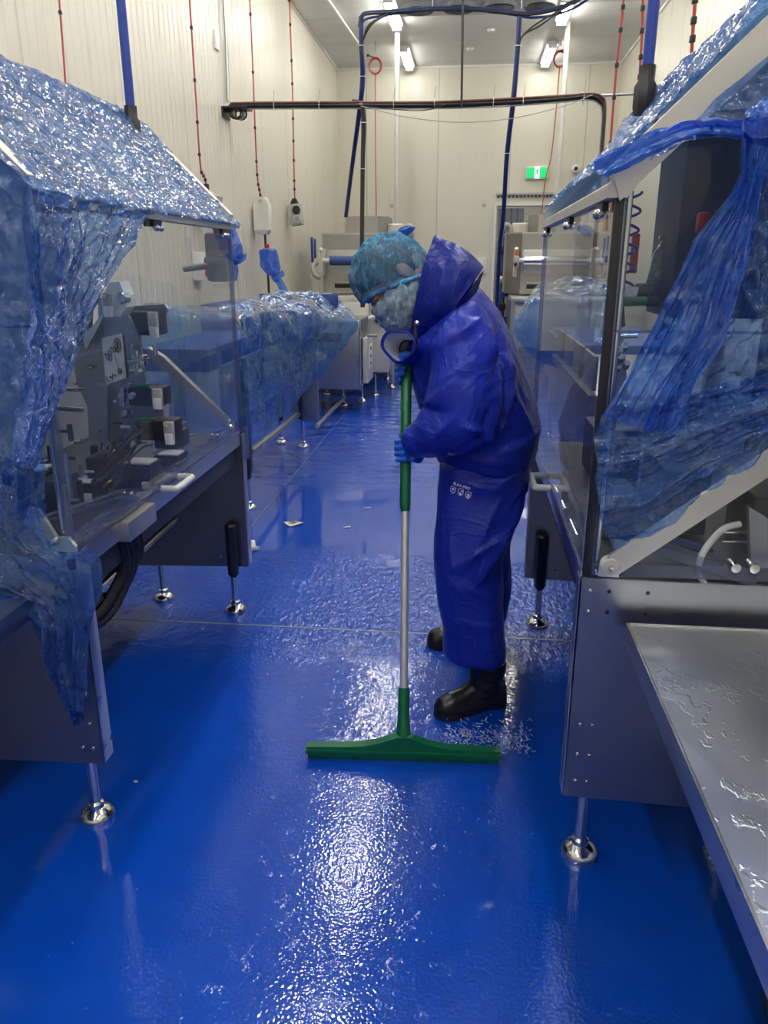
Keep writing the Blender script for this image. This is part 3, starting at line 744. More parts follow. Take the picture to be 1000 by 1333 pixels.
def handle(x, y, z, s, parent, name='handle'):
    # white plastic D handle standing proud of the guard
    pts = [(x, y - .05, z), (x - s * .038, y - .05, z + .0), (x - s * .050, y - .035, z), (x - s * .050, y + .085, z), (x - s * .038, y + .10, z), (x, y + .10, z)]
    h = MB().tube(cr(pts, 5), .0115, 12).build(name, 'white', parent)
    return h
def machine(s, label):
    X = lambda u: CX + s * u
    t = thing('packaging_machine', (X(.9), 2.48, 0), label, 'machine', 'wrapped packaging machines')
    # end plates
    for y in (YN, YFAR):
        d = .012
        pl = MB().prism([(X(.633), y, .21), (X(1.14), y, .195), (X(1.30), y, .195), (X(1.30), y, .83), (X(.628), y, .83)], (0, d, 0)).build('end_plate', 'steel_plate', t, True, 20)
        MB().b2((X(.628), y, .215), (X(.636), y + .05, .83), .002).build('plate_flange', 'steel', pl)
        bs = [(.655, .80), (.655, .745), (.69, .26), (.69, .34), (.69, .43), (.66, .26), (.66, .34), (.66, .43)] if y == YN else [(.70, .255), (.76, .255)]
        for (u, z) in bs: bolt((X(u), y, z), pl, .0055)
        if y == YN:
            for (u, z) in ((.70, .80), (.70, .745), (.79, .80), (.79, .745)):
                MB().lathe((X(u), y - .0012, z), [(.005, 0), (.005, .004)], n=12, axis='Y').build('bolt_hole', 'ink', pl)
        foot(X(.695), y + .035 if y == YN else y - .035, .25, t, None if y == YN else (.19, .43))
        foot(X(1.08), y + .06, .25, t)
        # rear frame post
        MB().b2((X(1.30), y, .2), (X(1.36), y + .05, 1.75), .004).build('rear_post', 'steel', t)
    MB().b2((X(1.33), YN + .02, .25), (X(1.38), YFAR, .80), .004).build('rear_panel', 'dark', t)
    # deck: a tray with a downturned lip on the aisle side
    dk = MB().b2((X(.645), YN + .01, .815), (X(1.33), YFAR, .832), .003).build('deck', 'dark', t)
    MB().b2((X(.632), YN + .02, .79), (X(.642), YFAR - .02, .845), .002).build('deck_lip', 'steel', dk)
    MB().b2((X(.66), YN + .1, .70), (X(.72), YFAR, .80), .004).build('deck_beam', 'dark', t)
    # clear guard: aisle side sheet, near and far end sheets
    g = MB().b2((X(.630), YN, .855), (X(.638), YFAR, 1.675)).build('side_guard', 'clear', t, False)
    MB().b2((X(.627), YN, .850), (X(.690), YFAR, .864), .003).build('guard_flange', 'clear_edge', g)
    MB().b2((X(.622), YFAR - .008, .85), (X(.642), YFAR + .004, 1.68), .002).build('guard_edge', 'clear_edge', g)
    MB().prism([(X(.64), YN, .86), (X(1.5), YN, .86), (X(1.5), YN, 2.05), (X(1.0), YN, 2.05), (X(.64), YN, 1.675)], (0, .006, 0)).build('end_guard', 'clear', t, False)
    MB().prism([(X(.64), YFAR, .86), (X(1.3), YFAR, .86), (X(1.3), YFAR, 2.05), (X(1.0), YFAR, 2.05), (X(.64), YFAR, 1.675)], (0, .006, 0)).build('end_guard', 'clear', t, False)
    MB().b2((X(.64), YN - .004, 1.405), (X(1.5), YN, 1.411)).build('guard_seam', 'clear_edge', t)
    # corner posts
    MB().b2((X(.633), YN - .012, .84), (X(.653), YN + .004, 1.69), .003).build('corner_post', 'black' if s > 0 else 'clear_edge', t)
    MB().cyl((X(.665), YN + .012, .84), (X(.665), YN + .012, 1.69), .008).build('corner_rod', 'chrome', t)
    # roof frame
    e0, e1 = YN - .02, YFAR + .02
    MB().prism([(X(.615), e0, 1.675), (X(.655), e0, 1.675), (X(.675), e0, 1.70), (X(.675), e0, 1.735), (X(.615), e0, 1.70)], (0, e1 - e0, 0)).build('eave_rail', 'steel_dull', t, True, 20)
    for y in (e0, e1 - .03):
        MB().prism([(X(.617), y - .006, 1.732), (X(.640), y - .006, 1.668), (X(1.03), y - .006, 2.045), (X(1.0), y - .006, 2.105)], (0, .045, 0)).build('gable_rail', 'steel_dull', t, False)
    MB().prism([(X(.66), YN, 1.715), (X(1.0), YN, 2.062), (X(1.0), YN, 2.075), (X(.66), YN, 1.728)], (0, YFAR - YN, 0)).build('roof_sheet', 'clear', t, False)
    MB().b2((X(.98), YN, 2.04), (X(1.04), YFAR + .02, 2.09), .005).build('ridge_rail', 'steel', t)
    MB().b2((X(1.03), YN, 2.03), (X(1.36), YFAR, 2.05), .005).build('back_roof', 'steel_plate', t)
    # clamps that carry the side guard
    for y in (YN + .12, 2.45, YFAR - .08):
        c = MB().box((X(.640), y, 1.665), (.035, .07, .02), None, .004).build('guard_clamp', 'black', t)
        for dy in (-.018, .018): MB().ball((X(.622), y + dy, 1.652), .011, None, 8).build('clamp_screw', 'chrome', c)
        MB().cyl((X(.622), y - .03, 1.652), (X(.622), y + .03, 1.652), .005, n=8).build('clamp_bar', 'chrome', c)
    return t, X
LM, LX = machine(-1, 'left machine wrapped in blue film with clear guards and visible mechanism')
RM, RX = machine(1, 'right machine wrapped in blue film with black corner post and flat steel arm')

# handles
handle(LX(.628), 2.35, .853, -1, LM)
handle(RX(.628), 2.52, .845, 1, RM)
MB().box((LX(.640), 2.385, .865), (.03, .20, .02), None, .004).build('handle_foot', 'clear_edge', LM)
# left: small steel box at deck edge, hoses under the deck
bx_ = MB().b2((LX(.60), 1.98, .785), (LX(.68), 2.18, .845), .006).build('control_box', 'steel_dull', LM)
MB().box((LX(.605), 3.2, .80), (.012, .05, .14), None, .003).build('latch_plate', 'clear_edge', LM)
for k, (dy, dz) in enumerate(((0, 0), (.045, .02), (.08, .05), (-.03, .03))):
    y0 = 2.06 + dy
    MB().tube(cr([(LX(.66), y0, .80), (LX(.66), y0 + .02, .70), (LX(.68), y0 + .0, .60 + dz), (LX(.72), y0 - .08, .53 + dz), (LX(.80), y0 - .17, .53 + dz), (LX(.88), y0 - .22, .60 + dz), (LX(.95), y0 - .2, .72), (LX(1.0), y0 - .1, .82)], 6), .017, 10).build('hose', 'black', LM)
MB().cyl((LX(.90), 1.9, .47), (LX(.92), 3.1, .47), .017).build('lower_tube', 'steel', LM)
MB().b2((LX(.70), 1.8, .60), (LX(.82), 1.98, .76), .006).build('lower_box', 'dark', LM)
MB().b2((LX(.637), YN - .016, .80), (LX(.655), YN + .06, .86), .003).build('corner_block', 'black', LM)
MB().b2((LX(.628), YN - .004, .74), (LX(.645), YN + .05, .845), .003).build('corner_bracket', 'steel_dull', LM)
# swing bar inside the left machine from far bottom to the mechanism
st = MB().prism([V(p) for p in [(-0.977,3.12,0.9),(-0.979,3.12,0.866),(-1.118,2.75,1.183),(-1.146,2.7,1.23),(-1.143,2.7,1.26),(-1.109,2.75,1.222)]], (0, .03, 0)).build('stay_bar', 'steel_dull', LM)
bolt((-0.982,3.1,0.89), LM, .012); bolt((-0.99,3.1,0.916), LM, .009)
# --- mechanism inside the left machine (aisle-facing tilted plates, cylinders, sensors)
P2 = 2.42
pl = MB().prism([(-1.284,2.42,1.288),(-1.225,2.42,1.342),(-1.181,2.42,1.366),(-1.172,2.42,1.442),(-1.116,2.42,1.443),(-1.093,2.42,1.419),(-1.068,2.42,1.367),(-1.047,2.42,1.319),(-1.047,2.42,1.221),(-1.031,2.42,1.122),(-1.014,2.42,1.05),(-1.17,2.42,0.958),(-1.202,2.42,0.968),(-1.279,2.42,1.168)], (0, .014, 0)).build('main_plate', 'steel_plate', LM, True, 20)
MB().prism([(-1.205,2.39,1.174),(-1.16,2.39,1.162),(-1.179,2.39,0.996),(-1.176,2.39,0.975),(-1.244,2.39,0.984),(-1.234,2.39,1.148)], (0, .03, 0)).build('guide_block', 'steel_plate', LM, True, 20)
for px in ((-1.219,2.41,1.225), (-1.191,2.41,1.108), (-1.148,2.41,1.113), (-1.134,2.41,1.003), (-1.196,2.41,1.002), (-1.064,2.41,1.059), (-1.278,2.41,1.174), (-1.265,2.41,1.155), (-1.067,2.41,1.257), (-1.089,2.41,1.172)):
    bolt(px, pl, .008)
MB().lathe((-1.219,2.405,1.226), [(.008, 0), (.008, .006)], axis='Y').build('slot', 'ink', pl)
# instruction plate with pictograms
sg = MB().prism([(-1.17,2.408,1.319),(-1.102,2.408,1.334),(-1.102,2.408,1.192),(-1.172,2.408,1.169)], (0, .006, 0)).build('instruction_plate', 'white', LM, False)
def flat_tube(px, r=.0016, closed=False, name='pictogram'):
    return MB().tube([V(p) for p in px], r, 5, closed).build(name, 'ink', sg)
def ell(c, a, b, n=18, y=2.404): return [(c[0] + a * math.cos(q * 6.283 / n), y, c[2] + b * math.sin(q * 6.283 / n)) for q in range(n)]
c1 = (-1.117,2.404,1.298); flat_tube(ell(c1, .012, .022), .0012, True); flat_tube(ell(c1, .008, .017), .001, True)
MB().cyl((c1[0], 2.404, c1[2] - .012), (c1[0], 2.404, c1[2] + .012), .003, n=8).build('pictogram', 'ink', sg)
c2 = (-1.118,2.404,1.215); flat_tube(ell(c2, .007, .009), .0012, True); MB().ball(c2, .0035, None, 6).build('pictogram', 'ink', sg)
for c in ((-1.145,2.404,1.274), (-1.155,2.404,1.261), (-1.145,2.404,1.257), (-1.129,2.404,1.284)): flat_tube(ell(c, .005, .008), .0012, True)
for c in ((-1.139,2.404,1.288), (-1.161,2.404,1.269), (-1.136,2.404,1.2), (-1.152,2.404,1.195)): MB().ball(c, (.003, .002, .004), None, 6).build('pictogram', 'ink', sg)
flat_tube([(-1.131,2.404,1.267), (-1.12,2.404,1.222)], .0008)
flat_tube([(-1.165,2.404,1.197), (-1.164,2.404,1.18), (-1.156,2.404,1.182)], .0014); flat_tube([(-1.143,2.404,1.207), (-1.147,2.404,1.187), (-1.143,2.404,1.185)], .0014)
# top grey head with round lens
hd = MB().prism([(-1.134,2.36,1.436),(-1.102,2.36,1.491),(-1.07,2.36,1.495),(-1.055,2.36,1.454),(-1.056,2.36,1.418),(-1.077,2.36,1.39),(-1.104,2.36,1.39),(-1.131,2.36,1.413)], (0, .07, 0)).build('sensor_head', 'white', LM, True, 20)
MB().lathe((-1.061,2.345,1.446), [(.012, 0), (.018, .006), (.018, .03)], axis='Y').build('lens', 'chrome', hd)
MB().prism([(-1.114,2.33,1.462),(-1.092,2.33,1.458),(-1.097,2.33,1.417),(-1.116,2.33,1.419)], (0, .02, 0)).build('led_module', 'greybox', hd)
MB().ball((-1.108,2.325,1.451), .005, None, 8).build('indicator', 'amber', hd)
MB().prism([(-1.114,2.325,1.422),(-1.089,2.325,1.422),(-1.093,2.325,1.39),(-1.115,2.325,1.39)], (0, .02, 0)).build('connector', 'white', hd)
# gear motors with sensors
for k, (a, b) in enumerate((((-1.157,2.5,1.398), (-1.002,2.5,1.322)), ((-1.076,2.38,1.17), (-0.961,2.38,1.112)), ((-1.053,2.36,1.069), (-0.924,2.36,1.003)))):
    mt = MB().b2((a[0], a[1] - .03, b[2]), (b[0], a[1] + .05, a[2]), .006).build('servo_motor', 'black', LM)
    MB().box((b[0] - .012, a[1] - .04, a[2] - .03), (.03, .02, .06), None, .003).build('sensor', 'greybox', mt)
    MB().box((b[0] - .010, a[1] - .045, b[2] + .012), (.026, .02, .035), None, .003).build('connector', 'white', mt)
    MB().ball((b[0] - .016, a[1] - .052, a[2] - .012), .004, None, 8).build('indicator', 'amber', mt)
    MB().cyl((a[0] + .01, a[1] - .02, a[2] + .004), (a[0] + .07, a[1] - .02, a[2] + .004), .008, n=10).build('green_band', 'green', mt)
MB().prism([(-1.094,2.44,1.096),(-0.996,2.44,1.101),(-1.0,2.44,1.054),(-1.099,2.44,1.05)], (0, .05, 0)).build('bracket', 'greybox', LM)
MB().prism([(-1.192,2.55,1.407),(-1.007,2.55,1.418),(-0.998,2.55,1.403),(-1.038,2.55,1.345),(-1.187,2.55,1.337)], (0, .02, 0)).build('cover_plate', 'steel_plate', LM)
# polished shafts and cylinders
for (a, b, r) in (((-1.227,2.44,0.97), (-1.226,2.44,0.835), .013), ((-1.21,2.46,0.961), (-1.215,2.46,0.844), .006), ((-1.307,2.2,0.962), (-1.309,2.2,0.824), .017), ((-1.298,2.25,0.949), (-1.302,2.25,0.821), .005), ((-1.116,2.0,1.039), (-1.118,2.0,0.903), .007),
                  ((-1.066,2.4,1.302), (-1.074,2.4,1.229), .006), ((-1.278,2.25,1.182), (-1.223,2.35,1.162), .008), ((-1.286,2.25,1.122), (-1.231,2.35,1.097), .009)):
    MB().cyl(a, b, r, n=16).build('shaft', 'chrome', LM)
for (a, b, r) in (((-1.044,2.38,1.287), (-1.05,2.38,1.227), .012), ((-1.022,2.36,1.273), (-1.024,2.36,1.244), .02), ((-1.069,2.36,1.253), (-1.009,2.36,1.251), .006), ((-1.103,2.38,1.164), (-1.109,2.38,1.107), .012), ((-1.1,2.38,1.094), (-1.098,2.38,1.064), .014), ((-1.059,2.36,1.056), (-1.066,2.36,0.992), .009), ((-1.071,2.38,1.221), (-1.025,2.38,1.222), .008)):
    MB().cyl(a, b, r, n=14).build('fitting', 'chrome', LM)
    MB().cyl(V(a).lerp(V(b), .3), V(a).lerp(V(b), .55), r * 1.5, n=6).build('hex_nut', 'steel', LM)
for (a, b) in (((-1.234,2.25,0.888), (-1.155,2.25,0.813)), ((-1.188,2.4,0.914), (-1.028,2.4,0.812)), ((-1.143,2.7,0.87), (-1.046,2.7,0.783)), ((-1.287,2.1,0.964), (-1.231,2.1,0.845))):
    dv = MB().b2((a[0], a[1] - .04, b[2]), (b[0], a[1] + .06, a[2]), .006).build('drive_unit', 'black', LM)
    MB().box(((a[0] * .4 + b[0] * .6), a[1] - .01, a[2] + .006), ((b[0] - a[0]) * .8, .07, .006), None, .001).build('label_strip', 'white', dv)
    MB().box((b[0] - .02, a[1] - .044, b[2] + .03), (.025, .006, .03), None, .001).build('label_sticker', 'white', dv)
for k, (y, z, x) in enumerate(((2.1, .90, -1.22), (2.3, .92, -1.14), (2.55, .90, -1.25), (2.8, .92, -1.12), (2.0, .95, -1.3))):
    MB().box((x, y, z), (.10, .12, .09), None, .01).build('deck_block', ['dark', 'black', 'black', 'dark', 'dark'][k], LM)
random.seed(11)
for k in range(26):
    q = V(random.choice([(-1.135,2.36,1.029), (-1.067,2.35,1.133), (-1.169,2.25,0.953), (-1.023,2.36,1.23), (-1.169,2.1,0.943), (-1.091,2.3,0.942), (-1.193,2.1,1.036)])) + V((random.uniform(-.05, .05), random.uniform(-.04, .04), random.uniform(-.07, .07)))
    a = random.choice([V((1, 0, 0)), V((0, 0, 1)), V((0, -1, 0))]); L_ = random.uniform(.015, .05); r_ = random.uniform(.004, .010)
    ft = MB().cyl(q, q + a * L_, r_, n=12).build('fitting', random.choice(['chrome', 'steel', 'black']), LM)
for k in range(6):
    a = V((-1.048,2.4,1.023)) + V((random.uniform(-.08, .05), 0, random.uniform(-.05, .05))); b_ = V((-1.156,2.2,0.866)) + V((random.uniform(-.06, .1), 0, random.uniform(-.02, .05)))
    MB().tube(cr([a, a.lerp(b_, .3) + V((.02, -.03, .03)), a.lerp(b_, .7) + V((-.02, -.04, -.02)), b_], 6), .004, 6).build('wire', 'black', LM)
for k in range(5):
    a = V((-1.082,2.36,1.081)) + V((0, 0, .004 * k)); b = V((-1.049,2.34,1.023)) + V((.01 * k, 0, 0))
    MB().tube(cr([V((-1.109,2.37,1.066)) + V((.006 * k, 0, 0)), a, V((-1.07,2.35,1.063)) + V((.008 * k, -.02, -.008 * k)), b], 5), .0035, 6).build('wire', 'black', LM)
tr = MB().prism([(-1.218,2.38,1.321),(-1.137,2.38,1.405),(-1.154,2.38,1.369),(-1.212,2.38,1.285)], (0, .02, 0)).build('guide_rail', 'chrome', LM)
MB().prism([(-1.274,2.46,1.363),(-1.217,2.46,1.399),(-1.236,2.46,1.289),(-1.274,2.46,1.276)], (0, .01, 0)).build('inner_plate', 'dark', LM)
MB().b2((-1.62, 1.80, .84), (-1.60, 3.1, 1.98)).build('back_wall', 'greybox', LM, False)
# lower clear flange brackets
for y in (2.12, 2.95):
    q = MB().box((LX(.66), y, .872), (.05, .04, .018), None, .004).build('flange_bracket', 'clear_edge', LM)
    for dx in (-.012, .012): MB().ball((LX(.66) + dx, y, .888), .008, None, 8).build('bracket_screw', 'chrome', q)
for (a, b) in (((-1.111,1.8,0.923), (-0.996,2.1,0.894)), ((-1.113,1.8,0.91), (-0.998,2.1,0.877)), ((-1.133,2.9,0.91), (-0.984,3.1,0.861)), ((-1.136,2.7,0.943), (-1.003,2.8,0.813))):
    MB().box((V(a) + V(b)) / 2, ((V(b) - V(a)).length, .02, .006), Matrix.Rotation(math.atan2(b[1] - a[1], b[0] - a[0]), 3, 'Z'), .002).build('clear_strip', 'clear_edge', LM)
# near corner arm on the left machine (mirrors the right one)
MB().prism([(-1.073,1.72,0.97),(-1.05,1.72,0.963),(-1.009,1.72,0.883),(-1.029,1.72,0.858),(-1.096,1.72,0.929)], (0, .012, 0)).build('pivot_arm', 'steel_dull', LM, True, 20)
bolt((-1.018,1.715,0.883), LM, .012)
MB().prism([(-1.046,1.722,0.889),(-0.984,1.722,0.892),(-0.967,1.722,0.868),(-0.969,1.722,0.851),(-1.05,1.722,0.856)], (0, .012, 0)).build('pivot_plate', 'steel', LM, True, 20)

# --- right machine: flat arm, pivot, inner parts
MB().prism([(0.332,1.7,0.888),(0.345,1.7,0.909),(0.668,1.7,1.174),(0.738,1.7,1.23),(0.746,1.7,1.176),(0.677,1.7,1.115),(0.367,1.7,0.861),(0.347,1.7,0.856)], (0, .010, 0)).build('flat_arm', 'steel_dull', RM, True, 20)
pv = MB().lathe((0.347,1.694,0.878), [(.012, 0), (.020, .002), (.022, .006), (.022, .03)], axis='Y').build('pivot', 'greyv', RM)
bolt((0.347,1.692,0.878), RM, .007)
MB().prism([(0.325,1.725,0.872),(0.341,1.725,0.888),(0.371,1.725,0.87),(0.373,1.725,0.843),(0.325,1.725,0.844)], (0, .012, 0)).build('pivot_plate', 'steel', RM, True, 20)
for u, z in ((.66, .86), (.68, .856), (.70, .852)): bolt((RX(u), 1.722, z), RM, .003)
MB().b2((RX(.64), 1.73, .845), (RX(1.6), 1.742, .875), .002).build('base_rail', 'clear_edge', RM)
# clear trough with two cap screws
tg = MB().prism([(0.425,1.728,0.932),(0.475,1.728,0.919),(0.683,1.728,0.859),(0.686,1.728,0.84),(0.669,1.728,0.835),(0.427,1.728,0.913)], (0, .05, 0)).build('clear_trough', 'clear_edge', RM)
for p in ((0.633,1.72,0.879), (0.674,1.72,0.879)):
    MB().lathe(p, [(.004, 0), (.011, .001), (.012, .012), (.007, .014), (.007, .05)], axis='Y').build('cap_screw', 'chrome', tg)
MB().tube(cr([(0.654,1.8,0.961),(0.609,1.78,0.951),(0.567,1.76,0.899),(0.561,1.75,0.854),(0.587,1.75,0.81),(0.601,1.76,0.762)], 6), .008, 10).build('white_tube', 'white', RM)
MB().prism([(0.669,1.8,1.004),(0.716,1.8,0.977),(0.735,1.8,0.847),(0.696,1.8,0.85)], (0, .02, 0)).build('slotted_plate', 'steel_plate', RM)
for z_ in ((0.634,1.85,0.922), (0.637,1.85,0.898)): MB().cyl(z_, V(z_) + V((.07, 0, 0)), .004, n=8).build('pin', 'chrome', RM)
MB().prism([(0.548,1.95,0.868),(0.655,1.95,0.839),(0.657,1.95,0.826),(0.55,1.95,0.852)], (0, .02, 0)).build('blue_guide', 'blueroll', RM)
# inner deck blocks
for k, (x, y, z, dx, dy, dz) in enumerate(((.42, 2.1, .90, .10, .2, .12), (.60, 2.2, .93, .12, .3, .18), (.80, 2.0, .92, .16, .2, .16), (.52, 2.75, .92, .16, .25, .18), (.44, 2.45, 1.0, .06, .06, .30))):
    MB().box((x, y, z), (dx, dy, dz), None, .01).build('deck_block', ['dark', 'dark', 'black', 'dark', 'dark'][k], RM)
MB().cyl((0.406,2.3,1.349), (0.48,2.3,1.351), .007).build('cross_shaft', 'chrome', RM)
MB().cyl((0.583,2.5,1.612), (0.661,2.5,1.612), .012).build('cross_shaft', 'chrome', RM)
MB().b2((.62, 2.30, .86), (.65, 2.33, 1.50), .003).build('inner_post', 'steel', RM)
gr = MB().cyl((0.425,2.3,1.444), (0.496,2.3,1.447), .013).build('green_cylinder', 'green', RM)
MB().cyl((0.496,2.3,1.447), (0.525,2.3,1.447), .016).build('end_knob', 'black', gr)
MB().prism([(0.433,2.32,1.487),(0.475,2.32,1.483),(0.468,2.32,1.45),(0.445,2.32,1.452)], (0, .02, 0)).build('white_cup', 'white', RM)
MB().cyl((0.477,2.36,1.463), (0.524,2.36,1.465), .03).build('black_motor', 'black', RM)
MB().prism([(0.407,2.3,1.45),(0.432,2.3,1.459),(0.444,2.3,1.377),(0.415,2.3,1.366)], (0, .04, 0)).build('black_block', 'black', RM)
ip = MB().prism([(0.513,2.45,1.44),(0.536,2.45,1.575),(0.566,2.45,1.628),(0.575,2.45,1.617),(0.584,2.45,1.543),(0.548,2.45,1.422)], (0, .012, 0)).build('inner_plate', 'steel_plate', RM, True, 20)
for p in ((0.549,2.44,1.617), (0.55,2.44,1.592), (0.552,2.44,1.532), (0.563,2.44,1.515), (0.542,2.44,1.519)): MB().cyl(p, V(p) + V((0, -.02, 0)), .009, n=8).build('screw', 'chrome', ip)
for p in ((0.366,1.95,1.339), (0.371,1.95,1.321), (0.387,2.0,1.343), (0.387,1.95,1.306), (0.366,1.95,1.298)): MB().cyl(p, V(p) + V((0, -.015, .012)), .008, n=8).build('fitting', 'chrome', RM)
MB().prism([(0.363,2.0,1.371),(0.384,2.0,1.379),(0.411,2.0,1.219),(0.376,2.0,1.218)], (0, .02, 0)).build('inner_bracket', 'steel_plate', RM)
# coiled airline
hx = V((0.443,2.35,1.574)); turns = 6
MB().tube([hx + V((.022 * math.cos(a), .022 * math.sin(a), .16 - .30 * a / (6.283 * turns))) for a in [k * .39 for k in range(int(6.283 * turns / .39))]], .004, 6).build('coiled_hose', 'bluep', RM)
MB().box((0.479,2.45,1.575), (.022, .02, .11), None, .004).build('red_valve', 'redp', RM)
MB().box((0.568,2.1,1.643), (.028, .03, .05), None, .008).build('red_handle', 'redp', RM)
# dark control cabinet seen through the gable
MB().b2((.56, 2.30, 1.40), (1.09, 2.60, 1.93), .01).build('control_cabinet', 'dark', RM)
sc_ = MB().b2((.73, 2.0, 1.60), (1.15, 2.05, 2.0), .012).build('screen_housing', 'black', RM)
MB().prism([(.525, 2.0, 1.595), (.70, 2.0, 1.595), (.70, 2.0, 1.84)], (0, .02, 0)).build('dark_panel', 'dark', RM)
MB().tube([(0.58,1.85,1.783),(0.587,1.85,1.736),(0.598,1.85,1.727),(0.669,1.85,1.729)], .005, 8).build('screen_trim', 'greybox', RM)
MB().prism([(0.59,1.86,1.785),(0.665,1.86,1.783),(0.672,1.86,1.736),(0.603,1.86,1.737)], (0, .01, 0)).build('display', 'greyv', RM)
MB().b2((1.10, 1.80, .84), (1.12, 3.1, 1.98)).build('back_wall', 'dark', RM, False)

# ================================================================ steel trays in front of the machines
def tray(s, label):
    X = lambda u: CX + s * u
    t = thing('steel_tray', (X(.9), 1.1, .70), label, 'table', 'wet steel trays')
    MB().b2((X(.742), .2, .735), (X(1.75), 1.69, .742), .001).build('tray_top', 'tray', t)
    MB().b2((X(.735), .2, .69), (X(.741), 1.69, .7445), .0015).build('edge_rim', 'steel', t)
    MB().b2((X(.742), 1.684, .69), (X(1.75), 1.69, .7445), .0015).build('edge_rim', 'steel', t)
    MB().b2((X(.76), .9, .64), (X(1.7), .96, .735), .004).build('support_beam', 'dark', t)
    for x, y in ((X(1.30), .35), (X(1.30), 1.5)):
        f = MB().b2((x - .02, y - .02, .10), (x + .02, y + .02, .70), .004).build('leg', 'steel', t)
        MB().lathe((x, y, 0), [(.04, 0), (.045, .01), (.02, .03), (.012, .12)]).build('foot_pad', 'chrome', f)
    return t
rt = tray(1, 'wet brushed steel tray table on the right, in front of right machine')
lt = tray(-1, 'steel tray table at the left edge, partly under blue film')
# caster under the right tray
t = thing('caster', (.72, 1.28, 0), 'black rubber caster wheel under the right steel tray', 'wheel')
MB().lathe((.70, 1.31, .035), [(.02, -.015), (.035, -.012), (.035, .012), (.02, .015)], axis='X').build('wheel', 'rubber', t)
MB().b2((.675, 1.27, .03), (.725, 1.34, .10), .006).build('fork', 'black', t)
MB().cyl((.70, 1.31, .09), (.70, 1.31, .69), .012).build('stem', 'steel', t)

# ================================================================ blue film covers
# left machine
sheet('plastic_cover', [
    [(-1.60, 1.62, 2.06), (-1.60, 2.2, 2.06), (-1.60, 2.8, 2.06), (-1.60, 3.25, 2.05)],
    [(-1.345, 1.62, 2.115), (-1.345, 2.2, 2.11), (-1.345, 2.8, 2.115), (-1.345, 3.26, 2.105)],
    [(-1.16, 1.64, 1.93), (-1.16, 2.2, 1.925), (-1.16, 2.8, 1.925), (-1.16, 3.26, 1.92)],
    [(-.955, 1.68, 1.728), (-.948, 2.2, 1.722), (-.948, 2.8, 1.722), (-.955, 3.255, 1.722)],
    [(-.935, 1.69, 1.70), (-.93, 2.2, 1.685), (-.930, 2.8, 1.69), (-.94, 3.25, 1.68)]],
    'film_roof', 150, 120, amp=.008, sc=16, crk=.004, seed=1)
LF = COL.objects[-1]
tag(LF, 'crinkled shiny blue film over the sloping roof of left machine', 'plastic cover', 'blue film covers')
sheet('plastic_cover', [
    [(-0.945,1.713,1.702),(-0.945,1.861,1.697),(-0.945,2.04,1.692),(-0.945,2.31,1.683)],
    [(-0.935,1.679,1.616),(-0.935,1.801,1.612),(-0.935,1.956,1.611),(-0.935,2.169,1.594)],
    [(-0.94,1.674,1.537),(-0.94,1.771,1.527),(-0.94,1.888,1.513),(-0.94,2.024,1.491)],
    [(-0.95,1.653,1.44),(-0.95,1.738,1.434),(-0.95,1.831,1.425),(-0.95,1.922,1.404)],
    [(-0.945,1.595,1.346),(-0.945,1.67,1.337),(-0.945,1.735,1.321),(-0.945,1.817,1.32)],
    [(-0.955,1.559,1.235),(-0.955,1.603,1.227),(-0.955,1.644,1.219),(-0.955,1.692,1.219)],
    [(-0.96,1.513,1.144),(-0.96,1.534,1.13),(-0.96,1.561,1.117),(-0.96,1.587,1.107)]],
    'film', 90, 130, amp=.020, sc=10, crk=.004, seed=2, aniso=(9, 3))
tag(COL.objects[-1], 'wrinkled blue film hanging down the aisle side of left machine', 'plastic cover', 'blue film covers')
sheet('plastic_cover', [
    [(-.945, 1.70, 1.705), (-1.1, 1.68, 1.85), (-1.3, 1.68, 2.06), (-1.6, 1.68, 2.06)],
    [(-.945, 1.68, 1.50), (-1.08, 1.66, 1.52), (-1.3, 1.66, 1.55), (-1.6, 1.66, 1.55)],
    [(-.95, 1.68, 1.30), (-1.08, 1.65, 1.30), (-1.3, 1.65, 1.30), (-1.6, 1.66, 1.30)],
    [(-.985, 1.68, 1.12), (-1.1, 1.65, 1.10), (-1.3, 1.65, 1.10), (-1.6, 1.66, 1.10)],
    [(-1.01, 1.68, .96), (-1.12, 1.65, .95), (-1.3, 1.65, .95), (-1.6, 1.66, .95)]],
    'film', 80, 130, amp=.020, sc=9, crk=.004, seed=3, aniso=(9, 3))
tag(COL.objects[-1], 'blue film hanging over the near end of left machine', 'plastic cover', 'blue film covers')
sheet('plastic_cover', [
    [(-1.407,1.66,1.095),(-1.205,1.66,1.119),(-1.063,1.66,1.104),(-1.022,1.66,1.029)],
    [(-1.438,1.655,0.939),(-1.217,1.655,0.927),(-1.08,1.655,0.912),(-0.991,1.655,0.872)],
    [(-1.431,1.66,0.793),(-1.201,1.66,0.808),(-1.034,1.66,0.842),(-0.89,1.66,0.858)],
    [(-1.274,1.66,0.748),(-1.105,1.66,0.77),(-0.996,1.66,0.761),(-0.888,1.66,0.772)],
    [(-1.104,1.67,0.715),(-1.042,1.67,0.688),(-0.977,1.67,0.679),(-0.925,1.67,0.675)],
    [(-1.079,1.68,0.585),(-1.036,1.68,0.56),(-0.99,1.68,0.563),(-0.958,1.68,0.552)],
    [(-1.052,1.69,0.455),(-1.029,1.69,0.434),(-1.003,1.69,0.435),(-0.985,1.69,0.443)],
    [(-1.033,1.7,0.38),(-1.026,1.7,0.363),(-1.018,1.7,0.354),(-1.007,1.7,0.36)]],
    'film', 80, 150, amp=.016, sc=11, crk=.005, seed=4, aniso=(8, 4), pleat=(0, 3.5, .008))
tag(COL.objects[-1], 'torn tail of blue film dangling over the near left steel plate', 'plastic cover', 'blue film covers')
